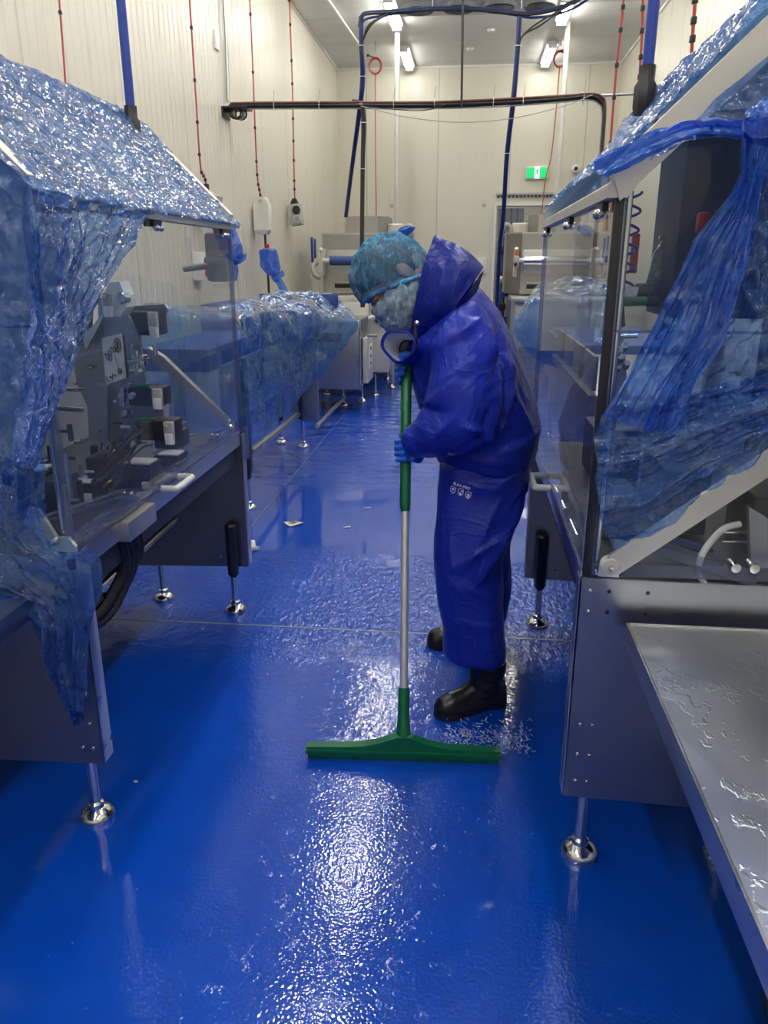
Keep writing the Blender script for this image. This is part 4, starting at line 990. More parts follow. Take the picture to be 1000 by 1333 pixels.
# right machine
sheet('plastic_cover', [
    [(1.10, 1.70, 2.08), (1.10, 2.2, 2.07), (1.10, 2.8, 2.07), (1.10, 3.25, 2.06)],
    [(.66, 1.70, 2.125), (.66, 2.2, 2.12), (.66, 2.8, 2.125), (.655, 3.26, 2.11)],
    [(.46, 1.76, 1.925), (.48, 2.2, 1.94), (.48, 2.8, 1.935), (.48, 3.26, 1.93)],
    [(.345, 1.78, 1.805), (.315, 2.2, 1.775), (.305, 2.8, 1.77), (.285, 3.255, 1.745)]],
    'film_roof', 150, 100, amp=.010, sc=15, crk=.005, seed=5)
tag(COL.objects[-1], 'crinkled shiny blue film over the sloping roof of right machine', 'plastic cover', 'blue film covers')
sheet('plastic_cover', [
    [(0.364,1.69,1.757),(0.414,1.69,1.805),(0.477,1.69,1.863),(0.564,1.69,1.929),(0.648,1.69,1.99)],
    [(0.346,1.68,1.751),(0.413,1.68,1.788),(0.473,1.68,1.816),(0.546,1.68,1.841),(0.652,1.68,1.864)],
    [(0.337,1.67,1.743),(0.412,1.67,1.773),(0.475,1.67,1.78),(0.537,1.67,1.784),(0.634,1.67,1.785)]],
    'film', 90, 60, amp=.010, sc=9, crk=.004, seed=6)
tag(COL.objects[-1], 'thin blue film stretched across the gable of right machine', 'plastic cover', 'blue film covers')
sheet('plastic_cover', [
    [(0.234,1.665,1.744),(0.311,1.665,1.779),(0.386,1.665,1.804),(0.455,1.665,1.811),(0.533,1.665,1.802),(0.614,1.665,1.811)],
    [(0.234,1.65,1.719),(0.317,1.65,1.756),(0.391,1.65,1.789),(0.46,1.65,1.794),(0.527,1.65,1.789),(0.611,1.65,1.793)],
    [(0.26,1.665,1.706),(0.336,1.665,1.745),(0.401,1.665,1.771),(0.46,1.665,1.774),(0.531,1.665,1.765),(0.62,1.665,1.772)]],
    'film_deep', 90, 34, amp=.008, sc=9, crk=.003, seed=7, aniso=(2.5, 5), pleat=(1, 2.5, .006))
tag(COL.objects[-1], 'gathered band of blue film running left from the knot', 'plastic cover', 'blue film covers')
sheet('plastic_cover', [
    [(0.496,1.65,1.798),(0.514,1.65,1.804),(0.537,1.65,1.8),(0.563,1.65,1.796)],
    [(0.5,1.645,1.751),(0.514,1.645,1.751),(0.535,1.645,1.744),(0.554,1.645,1.737)],
    [(0.5,1.65,1.685),(0.518,1.65,1.678),(0.533,1.65,1.671),(0.548,1.65,1.661)],
    [(0.442,1.655,1.588),(0.476,1.655,1.574),(0.507,1.655,1.559),(0.541,1.655,1.545)],
    [(0.391,1.655,1.464),(0.432,1.655,1.449),(0.477,1.655,1.427),(0.523,1.655,1.419)],
    [(0.339,1.65,1.337),(0.384,1.65,1.325),(0.429,1.65,1.31),(0.466,1.65,1.303)],
    [(0.29,1.65,1.243),(0.339,1.65,1.228),(0.388,1.65,1.212),(0.431,1.65,1.205)]],
    'film_deep', 50, 130, amp=.014, sc=12, crk=.003, seed=8, aniso=(7, 2.5), pleat=(0, 1.7, .009))
tag(COL.objects[-1], 'gathered strand of blue film falling diagonally from the knot', 'plastic cover', 'blue film covers')
sheet('plastic_cover', [
    [(0.288,1.66,1.241),(0.362,1.66,1.251),(0.438,1.66,1.277),(0.526,1.66,1.31),(0.658,1.66,1.344)],
    [(0.28,1.645,1.178),(0.365,1.645,1.188),(0.459,1.645,1.199),(0.547,1.645,1.233),(0.662,1.645,1.283)],
    [(0.288,1.64,1.094),(0.373,1.64,1.105),(0.458,1.64,1.13),(0.539,1.64,1.169),(0.652,1.64,1.24)],
    [(0.309,1.65,1.003),(0.375,1.65,1.02),(0.445,1.65,1.052),(0.526,1.65,1.112),(0.645,1.65,1.208)],
    [(0.343,1.66,0.936),(0.384,1.66,0.959),(0.44,1.66,1.001),(0.522,1.66,1.075),(0.644,1.66,1.183)]],
    'film', 100, 90, amp=.026, sc=9, crk=.004, seed=9, aniso=(3, 7), pleat=(1, 2.7, .014))
tag(COL.objects[-1], 'baggy lower pocket of blue film above the flat steel arm', 'plastic cover', 'blue film covers')
sheet('plastic_cover', [
    [(0.54,1.675,1.728),(0.574,1.675,1.741),(0.668,1.675,1.759)],
    [(0.514,1.68,1.567),(0.587,1.68,1.567),(0.7,1.68,1.581)],
    [(0.471,1.675,1.417),(0.577,1.675,1.418),(0.723,1.675,1.435)],
    [(0.408,1.68,1.305),(0.564,1.68,1.308),(0.746,1.68,1.311)],
    [(0.372,1.685,1.205),(0.548,1.685,1.2),(0.765,1.685,1.213)]],
    'film', 80, 110, amp=.024, sc=10, crk=.005, seed=10, aniso=(5, 7))
tag(COL.objects[-1], 'broad crinkled blue film sheet at right edge behind the strand', 'plastic cover', 'blue film covers')
# middle left covered conveyor
sheet('plastic_cover', [
    [(-1.741,4.2,1.336),(-1.394,4.4,1.324),(-1.431,5.5,1.347),(-1.303,6.2,1.334),(-1.18,6.8,1.308)],
    [(-1.703,4.0,1.319),(-1.278,4.2,1.278),(-1.28,5.0,1.275),(-1.193,5.8,1.255),(-1.014,6.5,1.209)],
    [(-1.723,4.0,1.208),(-1.263,4.15,1.208),(-1.247,4.9,1.224),(-1.143,5.6,1.191),(-0.909,6.3,1.136)],
    [(-1.743,4.0,1.007),(-1.268,4.15,0.994),(-1.221,4.8,0.934),(-1.133,5.6,0.946),(-0.879,6.3,1.064)],
    [(-1.76,4.0,0.756),(-1.256,4.15,0.76),(-1.216,4.8,0.715),(-1.121,5.6,0.78),(-0.899,6.3,0.991)],
    [(-1.781,4.05,0.528),(-1.258,4.25,0.525),(-1.21,4.9,0.582),(-1.12,5.7,0.68),(-0.924,6.3,0.942)]],
    'film_pale', 130, 90, amp=.030, sc=4, crk=.004, seed=11)
tag(COL.objects[-1], 'pale blue film over the conveyor behind the left machine', 'plastic cover', 'blue film covers')
sheet('plastic_cover', [
    [(0.55,6.6,1.369),(0.62,6.4,1.416),(1.083,6.2,1.449)],
    [(0.363,6.2,1.209),(0.532,6.0,1.315),(1.025,5.8,1.325)],
    [(0.317,6.1,1.112),(0.532,5.9,1.183),(1.021,5.7,1.173)],
    [(0.371,6.1,0.969),(0.542,5.9,1.017),(1.02,5.6,0.997)],
    [(0.469,6.1,0.871),(0.56,5.9,0.826),(1.025,5.5,0.744)]],
    'film_pale', 80, 70, amp=.03, sc=5, crk=.004, seed=12)
tag(COL.objects[-1], 'pale blue film over the conveyor behind the right machine', 'plastic cover', 'blue film covers')
# tied bags
def bag(name, label, c, top, r, knot, mat, seed=0):
    """film bag: wide over what it covers, pinched at a knot, loose tail below"""
    t = thing(name, knot, label, 'bag', 'blue film bags tied around fittings')
    bm = MB(); rings = []; n = 28
    P = [V(top) + V((0, 0, .02)), V(top), V(c), V(c).lerp(V(knot), .6), V(knot)]
    Rr = [r * .3, r * .9, r, r * .7, r * .18]
    PP = cr(P, 6); k = 0
    for i, p in enumerate(PP):
        q = i / 6; a = int(min(q, 3.999)); rr = Rr[a] + (Rr[a + 1] - Rr[a]) * (q - a)
        ring = []
        for j in range(n):
            an = j * 6.283 / n
            f = 1 + .26 * math.sin(an * 5 + seed + 3 * noise.noise(V((an, p.z * 8, seed)))) * (.4 + .6 * q / 4) + .16 * noise.noise(V((p.x * 9 + seed, an * 1.3, p.z * 14)))
            ring.append((p.x + rr * f * math.cos(an), p.y + rr * f * math.sin(an), p.z + .01 * noise.noise(V((an, p.z * 9, seed)))))
        rings.append(ring)
    bm.loft(rings).build('bag', mat, t, True, 70)
    return t
k1 = (-1.05,3.663,1.589)
bag('film_bag', 'blue film bag knotted at far top corner of left machine', (-1.015,3.34,1.623), (-1.037,3.34,1.69), .05, (-0.98,3.32,1.549), 'film_deep', 1)
t = thing('film_knot', (-0.965,3.3,1.54), 'blue knot and tails of the bag at left machine corner', 'bag knot')
sheet('tail', [[(-0.993,3.3,1.561),(-0.959,3.3,1.579),(-0.926,3.3,1.585)], [(-0.985,3.29,1.54),(-0.952,3.29,1.549),(-0.931,3.29,1.561)]], 'film_deep', 16, 12, amp=.006, sc=20, crk=.002, parent=t)
sheet('tail', [[(-1.0,3.31,1.561),(-0.974,3.31,1.555)], [(-0.996,3.3,1.518),(-0.966,3.3,1.518)], [(-0.995,3.31,1.474),(-0.978,3.31,1.481)]], 'film_deep', 10, 20, amp=.006, sc=20, crk=.002, parent=t)
MB().ball((-0.977,3.3,1.555), .014, None, 10).build('knot', 'film_deep', t)
bag('film_bag', 'deep blue film bag knotted below the pale pendant box', (-1.937,7.7,1.526), (-1.953,7.7,1.66), .085, (-1.892,7.68,1.404), 'film_deep', 2)
t = thing('film_knot', (-1.87,7.65,1.376), 'deep blue knot and tails hanging by the left wall', 'bag knot')
sheet('tail', [[(-1.93,7.65,1.405),(-1.805,7.65,1.476)], [(-1.886,7.65,1.362),(-1.784,7.65,1.434)]], 'film_deep', 12, 10, amp=.01, sc=14, crk=.003, parent=t)
sheet('tail', [[(-1.902,7.66,1.405),(-1.826,7.66,1.405)], [(-1.858,7.65,1.319),(-1.788,7.65,1.348)], [(-1.832,7.66,1.247),(-1.762,7.66,1.276)]], 'film_deep', 12, 18, amp=.01, sc=14, crk=.003, parent=t)
MB().ball((-1.867,7.64,1.398), .03, None, 10).build('knot', 'film_deep', t)
t = thing('film_knot', (0.523,1.64,1.793), 'gathered blue film knot at top right on right machine', 'bag knot')
sheet('gather', [[(0.486,1.62,1.818),(0.513,1.62,1.833),(0.546,1.62,1.836)], [(0.488,1.6,1.795),(0.508,1.6,1.802),(0.532,1.6,1.802)], [(0.492,1.62,1.774),(0.516,1.62,1.765),(0.542,1.62,1.767)]], 'film_deep', 30, 26, t, amp=.012, sc=24, crk=.004, seed=31)
MB().ball((0.52,1.635,1.791), (.018, .014, .022), None, 10).build('knot', 'film_deep', t)
# fitting under first bag
t = thing('motor_housing', (-.98, 3.34, 1.52), 'grey enamel motor box hanging at the left machine far corner', 'motor')
MB().box((-1.065,3.36,1.571), (.10, .10, .20), None, .02).build('housing', 'greybox', t)
MB().cyl((-1.239,3.4,1.523), (-1.073,3.36,1.542), .014).build('arm', 'greyv', t)

# ================================================================ machinery further down the left side
t = thing('metal_detector', (-1.6, 5.4, 0), 'conveyor metal detector under pale blue film on the left', 'conveyor')
MB().b2((-1.90, 4.30, .95), (-1.46, 6.4, 1.08), .01).build('conveyor_bed', 'blueroll', t)
MB().b2((-1.43, 4.35, .62), (-1.40, 6.5, .98), .005).build('side_panel', 'steel', t)
MB().b2((-1.95, 5.6, 1.0), (-1.22, 6.5, 1.26), .02).build('detector_head', 'blueroll', t)
for (x, y) in ((-1.4, 4.72), (-1.64, 6.64), (-1.41, 6.51), (-1.85, 4.8)):
    f = foot(x, y, .30, t, (.22, .50) if y < 4.75 or x < -1.6 else None)
    MB().b2((x - .03, y - .03, .25), (x + .03, y + .03, .98), .004).build('frame_post', 'dark' if x > -1.6 else 'steel_plate', t)
MB().b2((-1.40, 6.46, .24), (-1.26, 6.50, .95), .004).build('support_plate', 'steel_plate', t)
MB().cyl((-1.42,4.901,0.343), (-1.42,6.377,0.313), .022).build('frame_tube', 'steel', t)
MB().tube([(-1.34, 6.8, .13), (-1.34, 8.4, .13)], .02).build('frame_tube', 'steel', t)
tm = text_mesh('METAL D', .10, 0)
TA, TB = V((-1.583,6.35,1.286)), V((-1.179,6.35,1.246))
lb = MB().b2((TA.x - .12, 6.36, TB.z - .03), (TB.x + .12, 6.40, TA.z + .02), .004).build('name_board', 'blueroll', t)
for v in tm.vertices: v.co = V(((TA.x + TB.x) / 2 + v.co.x * .85, 6.355, (TA.z + TB.z) / 2 + v.co.y * .75))
mk('lettering', tm, 'ink', lb, False)
# steel cabinet
t = thing('steel_cabinet', (-1.45, 8.7, 0), 'steel cabinet with recessed dark handle, beyond covered left conveyor', 'cabinet')
MB().b2((-1.85, 8.1, .26), (-1.13, 8.9, .98), .012).build('body', 'steel_plate', t)
MB().prism([(-1.62, 8.085, .76), (-1.34, 8.085, .76), (-1.31, 8.085, .79), (-1.31, 8.085, .85), (-1.62, 8.085, .85)], (0, .02, 0)).build('handle_recess', 'black', t)
MB().b2((-1.132, 8.12, .26), (-1.115, 8.16, .98), .003).build('corner_strip', 'chrome', t)
for z in (.94, .62, .32): bolt((-1.16, 8.098, z), t, .008)
db = MB().b2((-1.12, 8.3, .30), (-1.06, 8.75, .78), .01).build('control_box', 'greyv', t)
MB().b2((-1.06, 8.40, .45), (-1.052, 8.65, .70), .003).build('control_panel', 'white', db)
for z in (.50, .58, .66):
    MB().lathe((-1.056, 8.45, z), [(.016, 0), (.016, .012)], axis='X').build('knob', 'black', db)
MB().b2((-1.07, 8.3, .79), (-.96, 8.36, .82), .006).build('latch', 'steel', db)
for x, y in ((-1.38, 8.59), (-1.20, 8.85)): foot(x, y, .28, t, None, .012, .05)
t = thing('electrical_cabinet', (-1.2, 9.5, 0), 'tall pale cabinet with round gland, left of aisle far end', 'cabinet')
MB().b2((-1.85, 9.2, .24), (-1.16, 9.7, 1.10), .012).build('body', 'steel_dull', t)
MB().b2((-1.16, 9.22, .30), (-.93, 9.6, .98), .01).build('door', 'greyv', t)
MB().lathe((-1.05, 9.19, .92), [(.045, 0), (.045, .03)], axis='Y').build('gland', 'black', t)
MB().cyl((-1.15, 9.1, .93), (-1.0, 9.1, .97), .026).build('white_cap', 'white', t)
MB().b2((-.93, 9.3, .55), (-.915, 9.5, .8), .004).build('panel', 'white', t)
for x, y in ((-1.7, 9.3), (-1.1, 9.3)): foot(x, y, .26, t)
t = thing('floor_cabinet', (-1.0, 11, 0), 'long low steel cabinet against left side near far wall', 'cabinet')
MB().b2((-2.0, 10.6, .12), (-1.05, 12.2, .95), .012).build('body', 'steel_dull', t)
MB().b2((-1.05, 10.7, .2), (-1.03, 11.4, .85), .005).build('door', 'steel', t)
MB().b2((-1.05, 11.45, .2), (-1.03, 12.1, .85), .005).build('door', 'steel', t)
for x, y in ((-1.95, 10.7), (-1.1, 10.7), (-1.1, 12.1)): foot(x, y, .13, t)

# far weighing machines (left and its mirror on the right)
def far_machine(s, cx, y0, label, rollmat, name='bulk_feeder'):
    t = thing(name, (cx, y0 + .5, 0), label, 'machine', 'far steel feeders')
    X = lambda u: cx + s * u      # u grows towards the aisle
    mt = 'steel_dull'
    MB().prism([(X(-.54), y0 + .18, 1.18), (X(-.50), y0, 1.18), (X(.38), y0, 1.18), (X(.56), y0 + .22, 1.18), (X(.56), y0 + .9, 1.18), (X(-.54), y0 + .9, 1.18)], (0, 0, .70)).build('housing', 'feeder', t, True, 15)
    MB().prism([(X(-.55), y0 + .17, 1.88), (X(-.51), y0 - .01, 1.88), (X(.385), y0 - .01, 1.88), (X(.57), y0 + .21, 1.88), (X(.57), y0 + .91, 1.88), (X(-.55), y0 + .91, 1.88)], (0, 0, .02)).build('top_lip', mt, t, True, 15)
    MB().prism([(X(-.24), y0 + .2, 1.90), (X(.18), y0 + .2, 1.90), (X(.30), y0 + .35, 1.90), (X(.30), y0 + .8, 1.90), (X(-.24), y0 + .8, 1.90)], (0, 0, .21)).build('top_hopper', 'feeder', t, True, 15)
    MB().b2((X(-.03), y0 + .192, 1.91), (X(-.02), y0 + .205, 2.10)).build('seam', 'dark', t)
    MB().b2((X(-.48), y0 - .006, 1.42), (X(.36), y0 + .01, 1.70), .02).build('front_panel', mt, t)
    for q in (-.44, -.2, .05, .32):
        for z in (1.44, 1.68): bolt((X(q), y0 - .006, z), t, .008)
    MB().cyl((X(-.30), y0 + .5, 1.92), (X(-.30), y0 + .5, 2.06), .035).build('white_cap', 'white', t)
    MB().tube([(X(.38), y0 + .4, 1.89), (X(.38), y0 + .4, 1.90), (X(.38), y0 + .4, 2.01), (X(.38), y0 + .4, 2.02)], [.10, .11, .11, .10], 20).build('white_drum', 'offwhite', t)
    MB().tube(cr([(X(.50), y0 + .35, 1.86), (X(.52), y0 + .35, 1.98), (X(.58), y0 + .35, 2.0), (X(.62), y0 + .35, 1.9), (X(.62), y0 + .35, 1.75)], 5), .025, 8).build('bent_pipe', 'greybox', t)
    # roller with brackets
    MB().cyl((X(-.38), y0 - .20, 1.57), (X(.36), y0 - .20, 1.57), .055).build('roller', rollmat, t)
    MB().cyl((X(-.47), y0 - .20, 1.57), (X(.44), y0 - .20, 1.57), .028).build('roller_shaft', 'white', t)
    for u in (-.50, .44):
        br = MB().b2((X(u), y0 - .24, 1.38), (X(u + .035), y0, 1.72), .01).build('side_bracket', 'greyv', t)
        MB().ball((X(u + .015), y0 - .25, 1.70), .025, None, 8).build('pivot_knob', 'white', br)
    MB().tube(cr([(X(-.55), y0 - .15, 1.55), (X(-.60), y0 - .18, 1.50), (X(-.58), y0 - .2, 1.40), (X(-.50), y0 - .2, 1.37)], 4), .03, 8).build('air_cylinder', 'greybox', t)
    MB().b2((X(-.64), y0 - .10, 1.55), (X(-.62), y0 - .02, 1.85), .004).build('blue_strip', 'bluep', t)
    MB().b2((X(-.60), y0 - .10, 1.60), (X(-.585), y0 - .02, 1.83), .004).build('blue_strip', 'bluep', t)
    MB().b2((X(-.36), y0 - .012, 1.24), (X(.3), y0 + .01, 1.29), .003).build('outlet_slot', 'black', t)
    MB().b2((X(-.36), y0 - .016, 1.30), (X(.3), y0 + .01, 1.315), .003).build('slot_lip', mt, t)
    # lower table and legs
    MB().b2((X(-.72), y0 - .45, 1.10), (X(.5), y0 + .3, 1.16), .01).build('lower_tray', mt, t)
    MB().b2((X(-.60), y0 - .25, .55), (X(.44), y0 + .75, 1.10), .012).build('base_cabinet', mt, t)
    for u in (-.55, .4):
        for yy in (y0 - .2, y0 + .7):
            MB().b2((X(u) - .03, yy - .03, .06), (X(u) + .03, yy + .03, .56), .004).build('leg', 'steel', t)
            MB().lathe((X(u), yy, 0), [(.05, 0), (.055, .01), (.03, .03), (.015, .07)]).build('foot_pad', 'chrome', t)
    return t
far_machine(1, -1.36, 10.15, 'large pale steel feeder with blue roller, left of aisle end', 'blueroll')
far_machine(-1, 1.00, 10.05, 'large pale steel feeder with steel roller, in front of doorway', 'chrome')
t = thing('air_regulator', (.56, 9.8, 1.5), 'small pneumatic regulator with orange cap on right far feeder', 'valve')
MB().box((.545, 9.74, 1.56), (.06, .06, .13), None, .012).build('body', 'greybox', t)
MB().cyl((.545, 9.74, 1.63), (.545, 9.74, 1.68), .024).build('cap', simple('orange_plastic', (.75, .18, .04), .4), t)
MB().ball((.535, 9.70, 1.53), .022, None, 8).build('knob', 'black', t)
t = thing('dark_rack', (.42, 11.2, 0), 'dark narrow rack of hoses standing left of the right feeder', 'rack')
for k in range(4): MB().cyl((.40 + k * .04, 11.1 + k * .1, 0), (.40 + k * .04, 11.1 + k * .1, 1.86), .016, n=8).build('post', ['black', 'blueroll', 'bundle', 'steel'][k], t)
for k in range(9): MB().box((.45 + .03 * (k % 2), 11.05, .25 + k * .18), (.10, .08, .09), None, .015).build('valve', ['black', 'bluep', 'steel', 'dark'][k % 4], t)
bag('film_bag', 'small blue film tuft on top of the left far feeder', (-0.827,10.3,1.934), (-0.789,10.3,1.97), .09, (-0.885,10.3,1.843), 'film_deep', 3)
# middle-right conveyor under film
t = thing('conveyor', (1.1, 6.2, 0), 'steel conveyor under pale blue film behind right machine', 'conveyor')
MB().b2((.75, 5.6, .80), (1.5, 7.2, 1.0), .01).build('conveyor_bed', 'blueroll', t)
MB().b2((.70, 5.65, .60), (.74, 7.2, .98), .005).build('side_panel', 'steel', t)
for x, y in ((.78, 5.75), (.78, 7.1), (1.4, 5.75), (1.4, 7.1)):
    MB().b2((x - .03, y - .03, .2), (x + .03, y + .03, .82), .004).build('frame_post', 'steel', t); foot(x, y, .24, t)
t = thing('steel_bench', (1.0, 4.4, 0), 'low steel conveyor bench seen through right clear guard', 'conveyor')
MB().b2((.60, 3.55, .55), (1.5, 5.3, .95), .012).build('body', 'steel_plate', t)
MB().b2((.56, 3.6, .93), (1.5, 5.3, .97), .006).build('top', 'steel_plate', t)
for k in range(4): MB().b2((.585, 3.65 + k * .42, .98), (.60, 4.0 + k * .42, 1.14), .004).build('side_plate', 'steel_plate', t)
for x, y in ((.66, 3.65), (.66, 5.2), (1.4, 3.65), (1.4, 5.2)): foot(x, y, .56, t)

# ================================================================ litter on the floor
t = thing('paper_scrap', (-1.15, 4.35, 0), 'crumpled white paper scrap with brown marks on wet floor', 'litter')
c = V((-1.04,4.43,0.0)); 
sheet('paper', [[c + V((-.065, .0, .02)), c + V((.0, .06, .008))], [c + V((-.01, -.05, .004)), c + V((.065, .01, .018))]], 'paper', 14, 14, amp=.006, sc=14, crk=.002, parent=t)
sheet('stain', [[c + V((-.03, .0, .022)), c + V((.0, .03, .018))], [c + V((.0, -.012, .018)), c + V((.03, .006, .02))]], 'brown', 8, 8, amp=.004, sc=20, crk=0, parent=t)
t = thing('white_fitting', (-1.3, 3.9, 0), 'small white plastic valve piece lying beside left machine foot', 'litter')
c = V((-1.165,3.96,0.0))
MB().cyl(c + V((-.005, .02, .02)), c + V((-.018, .055, .035)), .014).build('tube_end', 'white', t)
MB().ball(c + V((0, 0, .016)), .02, None, 8).build('body', 'white', t)
MB().box(c + V((.015, .004, .012)), (.04, .012, .02), Matrix.Rotation(.6, 3, 'Z'), .003).build('wing', 'white', t)
MB().box(c + V((-.012, -.008, .010)), (.03, .012, .018), Matrix.Rotation(-.7, 3, 'Z'), .003).build('wing', 'white', t)
for i, (px, lab) in enumerate((((-0.621,4.806,0.0), 'small pale chip on the wet floor near squeegee handle'), ((-0.699,4.408,0.0), 'thin pale sliver on the wet floor right of paper scrap'))):
    tag(MB().box(V(px) + V((0, 0, .004)), (.045, .012, .006), Matrix.Rotation(.5, 3, 'Z'), .002).build('debris_chip', 'paper'), lab, 'litter', 'small chips on the floor')
for i, (px, lab) in enumerate((((-0.99,1.936,0.0), 'tiny white crumb on blue floor near left foot'), ((-1.129,2.983,0.0), 'tiny white crumb on blue floor below the joint'))):
    tag(MB().box(V(px) + V((0, 0, .002)), (.012, .006, .004), None, .001).build('debris_crumb', 'paper'), lab, 'litter', 'small chips on the floor')
# ================================================================ THE SQUEEGEE
t = SQ = thing('floor_squeegee', (-.165, 2.14, 0), 'green floor squeegee with aluminium handle held by the worker', 'squeegee')
A0 = V((-.166, 2.150, .075)); A1 = V((-0.195,2.5,1.267)); HD = (A1 - A0).normalized()
def on_handle(z): return A0 + HD * ((z - A0.z) / HD.z)
prof = [(-.315, .022), (-.30, .016), (.30, .016), (.315, .022), (.315, .048), (.20, .052), (.13, .056), (.08, .068), (.045, .082), (.02, .092), (-.02, .092), (-.045, .082), (-.08, .068), (-.13, .056), (-.20, .052), (-.315, .048)]
ang = math.atan2(.038, .628)
def sqp(u, dy, z): return V((-.166 + u * math.cos(ang) - dy * math.sin(ang), 2.140 + u * math.sin(ang) + dy * math.cos(ang), z))
bd = MB().prism([sqp(u, -.016, z) for u, z in prof], sqp(0, .032, 0) - sqp(0, 0, 0)).build('squeegee_body', 'green', t, True, 30)
MB().prism([sqp(u, -.022, z) for u, z in ((-.318, .030), (.318, .030), (.318, .040), (-.318, .040))], sqp(0, .044, 0) - sqp(0, 0, 0)).build('body_lip', 'green', bd)
for dy in (-.010, .006):
    MB().prism([sqp(u, dy, z) for u, z in ((-.312, .001), (.312, .001), (.312, .024), (-.312, .024))], sqp(0, .005, 0) - sqp(0, 0, 0)).build('rubber_blade', 'greend', t, False)
P = lambda z: on_handle(z)
MB().tube([P(.075), P(.085), P(.12), P(.13), P(.225), P(.235)], [.026, .024, .021, .019, .0185, .0165], 20).build('socket', 'green', t)
MB().tube([P(.22), P(.80)], .0125, 20).build('aluminium_tube', 'alu', t)
MB().tube([P(.785), P(.80), P(.82), A1 - HD * .01, A1], [.0145, .0175, .0178, .0178, .012], 20).build('grip', 'green', t)

# ================================================================ THE WORKER
PERSON_LABEL = 'person in blue hooded rain suit and hairnet bending over a green squeegee'
def ring2(F, B, y, hd, n=32, pw=2.3, yaw=.0):
    F, B = V(F), V(B); F.y = y; B.y = y
    c = (F + B) / 2; a = (B - F) / 2; out = []
    for k in range(n):
        th = k * 6.28318 / n; cc, ss = math.cos(th), math.sin(th)
        cc = math.copysign(abs(cc) ** (2 / pw), cc); ss = math.copysign(abs(ss) ** (2 / pw), ss)
        out.append(c + a * cc + V((yaw * hd * ss, hd * ss, 0)))
    return out
def caps(mb, pts, n=20):
    """tapered limb through (point, radius) with round ends"""
    P_ = [V(p) for p, r in pts]; R_ = [r for p, r in pts]
    Pf = cr(P_, 5); Rf = []
    for i in range(len(R_) - 1):
        for k in range(5):
            q = k / 5; q = q * q * (3 - 2 * q); Rf.append(R_[i] * (1 - q) + R_[i + 1] * q)
    Rf.append(R_[-1])
    mb.tube(Pf, Rf, n); mb.ball(P_[0], R_[0] * .995, None, 10); mb.ball(P_[-1], R_[-1] * .995, None, 10); return mb

# head frame
Hc = V((-0.25,2.6,1.487))
Fd = V((-.54, -.30, -.79)).normalized(); U0 = V((-.84, -.02, .54)); U0 = (U0 - Fd * U0.dot(Fd)).normalized(); Sd = Fd.cross(U0).normalized()
def hp(f, s, u): return Hc + Fd * f + Sd * s + U0 * u
HM = Matrix((Fd, Sd, U0)).transposed()
if Sd.y > 0: NEAR = -1
else: NEAR = 1       # sign of s on the camera side
body = MB()
body.ball(hp(-.005, 0, .03), (.098, .078, .095), HM, 20)
body.ball(hp(.012, 0, -.03), (.080, .066, .085), HM, 20)
body.ball(hp(.045, 0, -.085), (.040, .045, .030), HM, 14)
body.ball(hp(.098, 0, -.022), (.020, .013, .028), HM, 12)
body.ball(hp(.090, 0, -.062), (.010, .024, .006), HM, 10)
body.ball(hp(.088, 0, -.072), (.010, .020, .006), HM, 10)
for s in (-1, 1):
    body.ball(hp(.082, s * .032, .014), (.012, .024, .007), HM, 10)
    body.ball(hp(.074, s * .031, -.002), (.012, .013, .010), HM, 10)
    body.ball(hp(.060, s * .045, -.035), (.025, .022, .022), HM, 10)
    body.ball(hp(-.036, s * .080, -.016), (.020, .007, .032), HM, 12)
    body.ball(hp(-.028, s * .078, -.038), (.011, .007, .012), HM, 10)
caps(body, [(hp(-.03, 0, -.06), .058), ((-0.148,2.62,1.421), .062), ((-0.063,2.63,1.36), .085)])
caps(body, [((-0.05,2.63,1.347), .10), ((0.01,2.64,1.233), .135), ((0.058,2.64,1.051), .13), ((0.08,2.64,0.902), .14)])
caps(body, [((-0.033,2.5,1.346), .065), ((-0.052,2.76,1.324), .065)])
# near arm, far arm
WN = (-0.136,2.37,1.015)
caps(body, [((-0.027,2.47,1.336), .058), ((-0.003,2.4,1.215), .050), ((0.001,2.37,1.089), .042), ((-0.072,2.37,1.046), .040), (WN, .028)])
WF = V(A1) + V((.055, .06, .0))
caps(body, [((-0.052,2.8,1.308), .058), ((-0.063,2.84,1.153), .050), ((-0.098,2.84,1.09), .042), ((-0.138,2.72,1.168), .036), (WF, .028)])
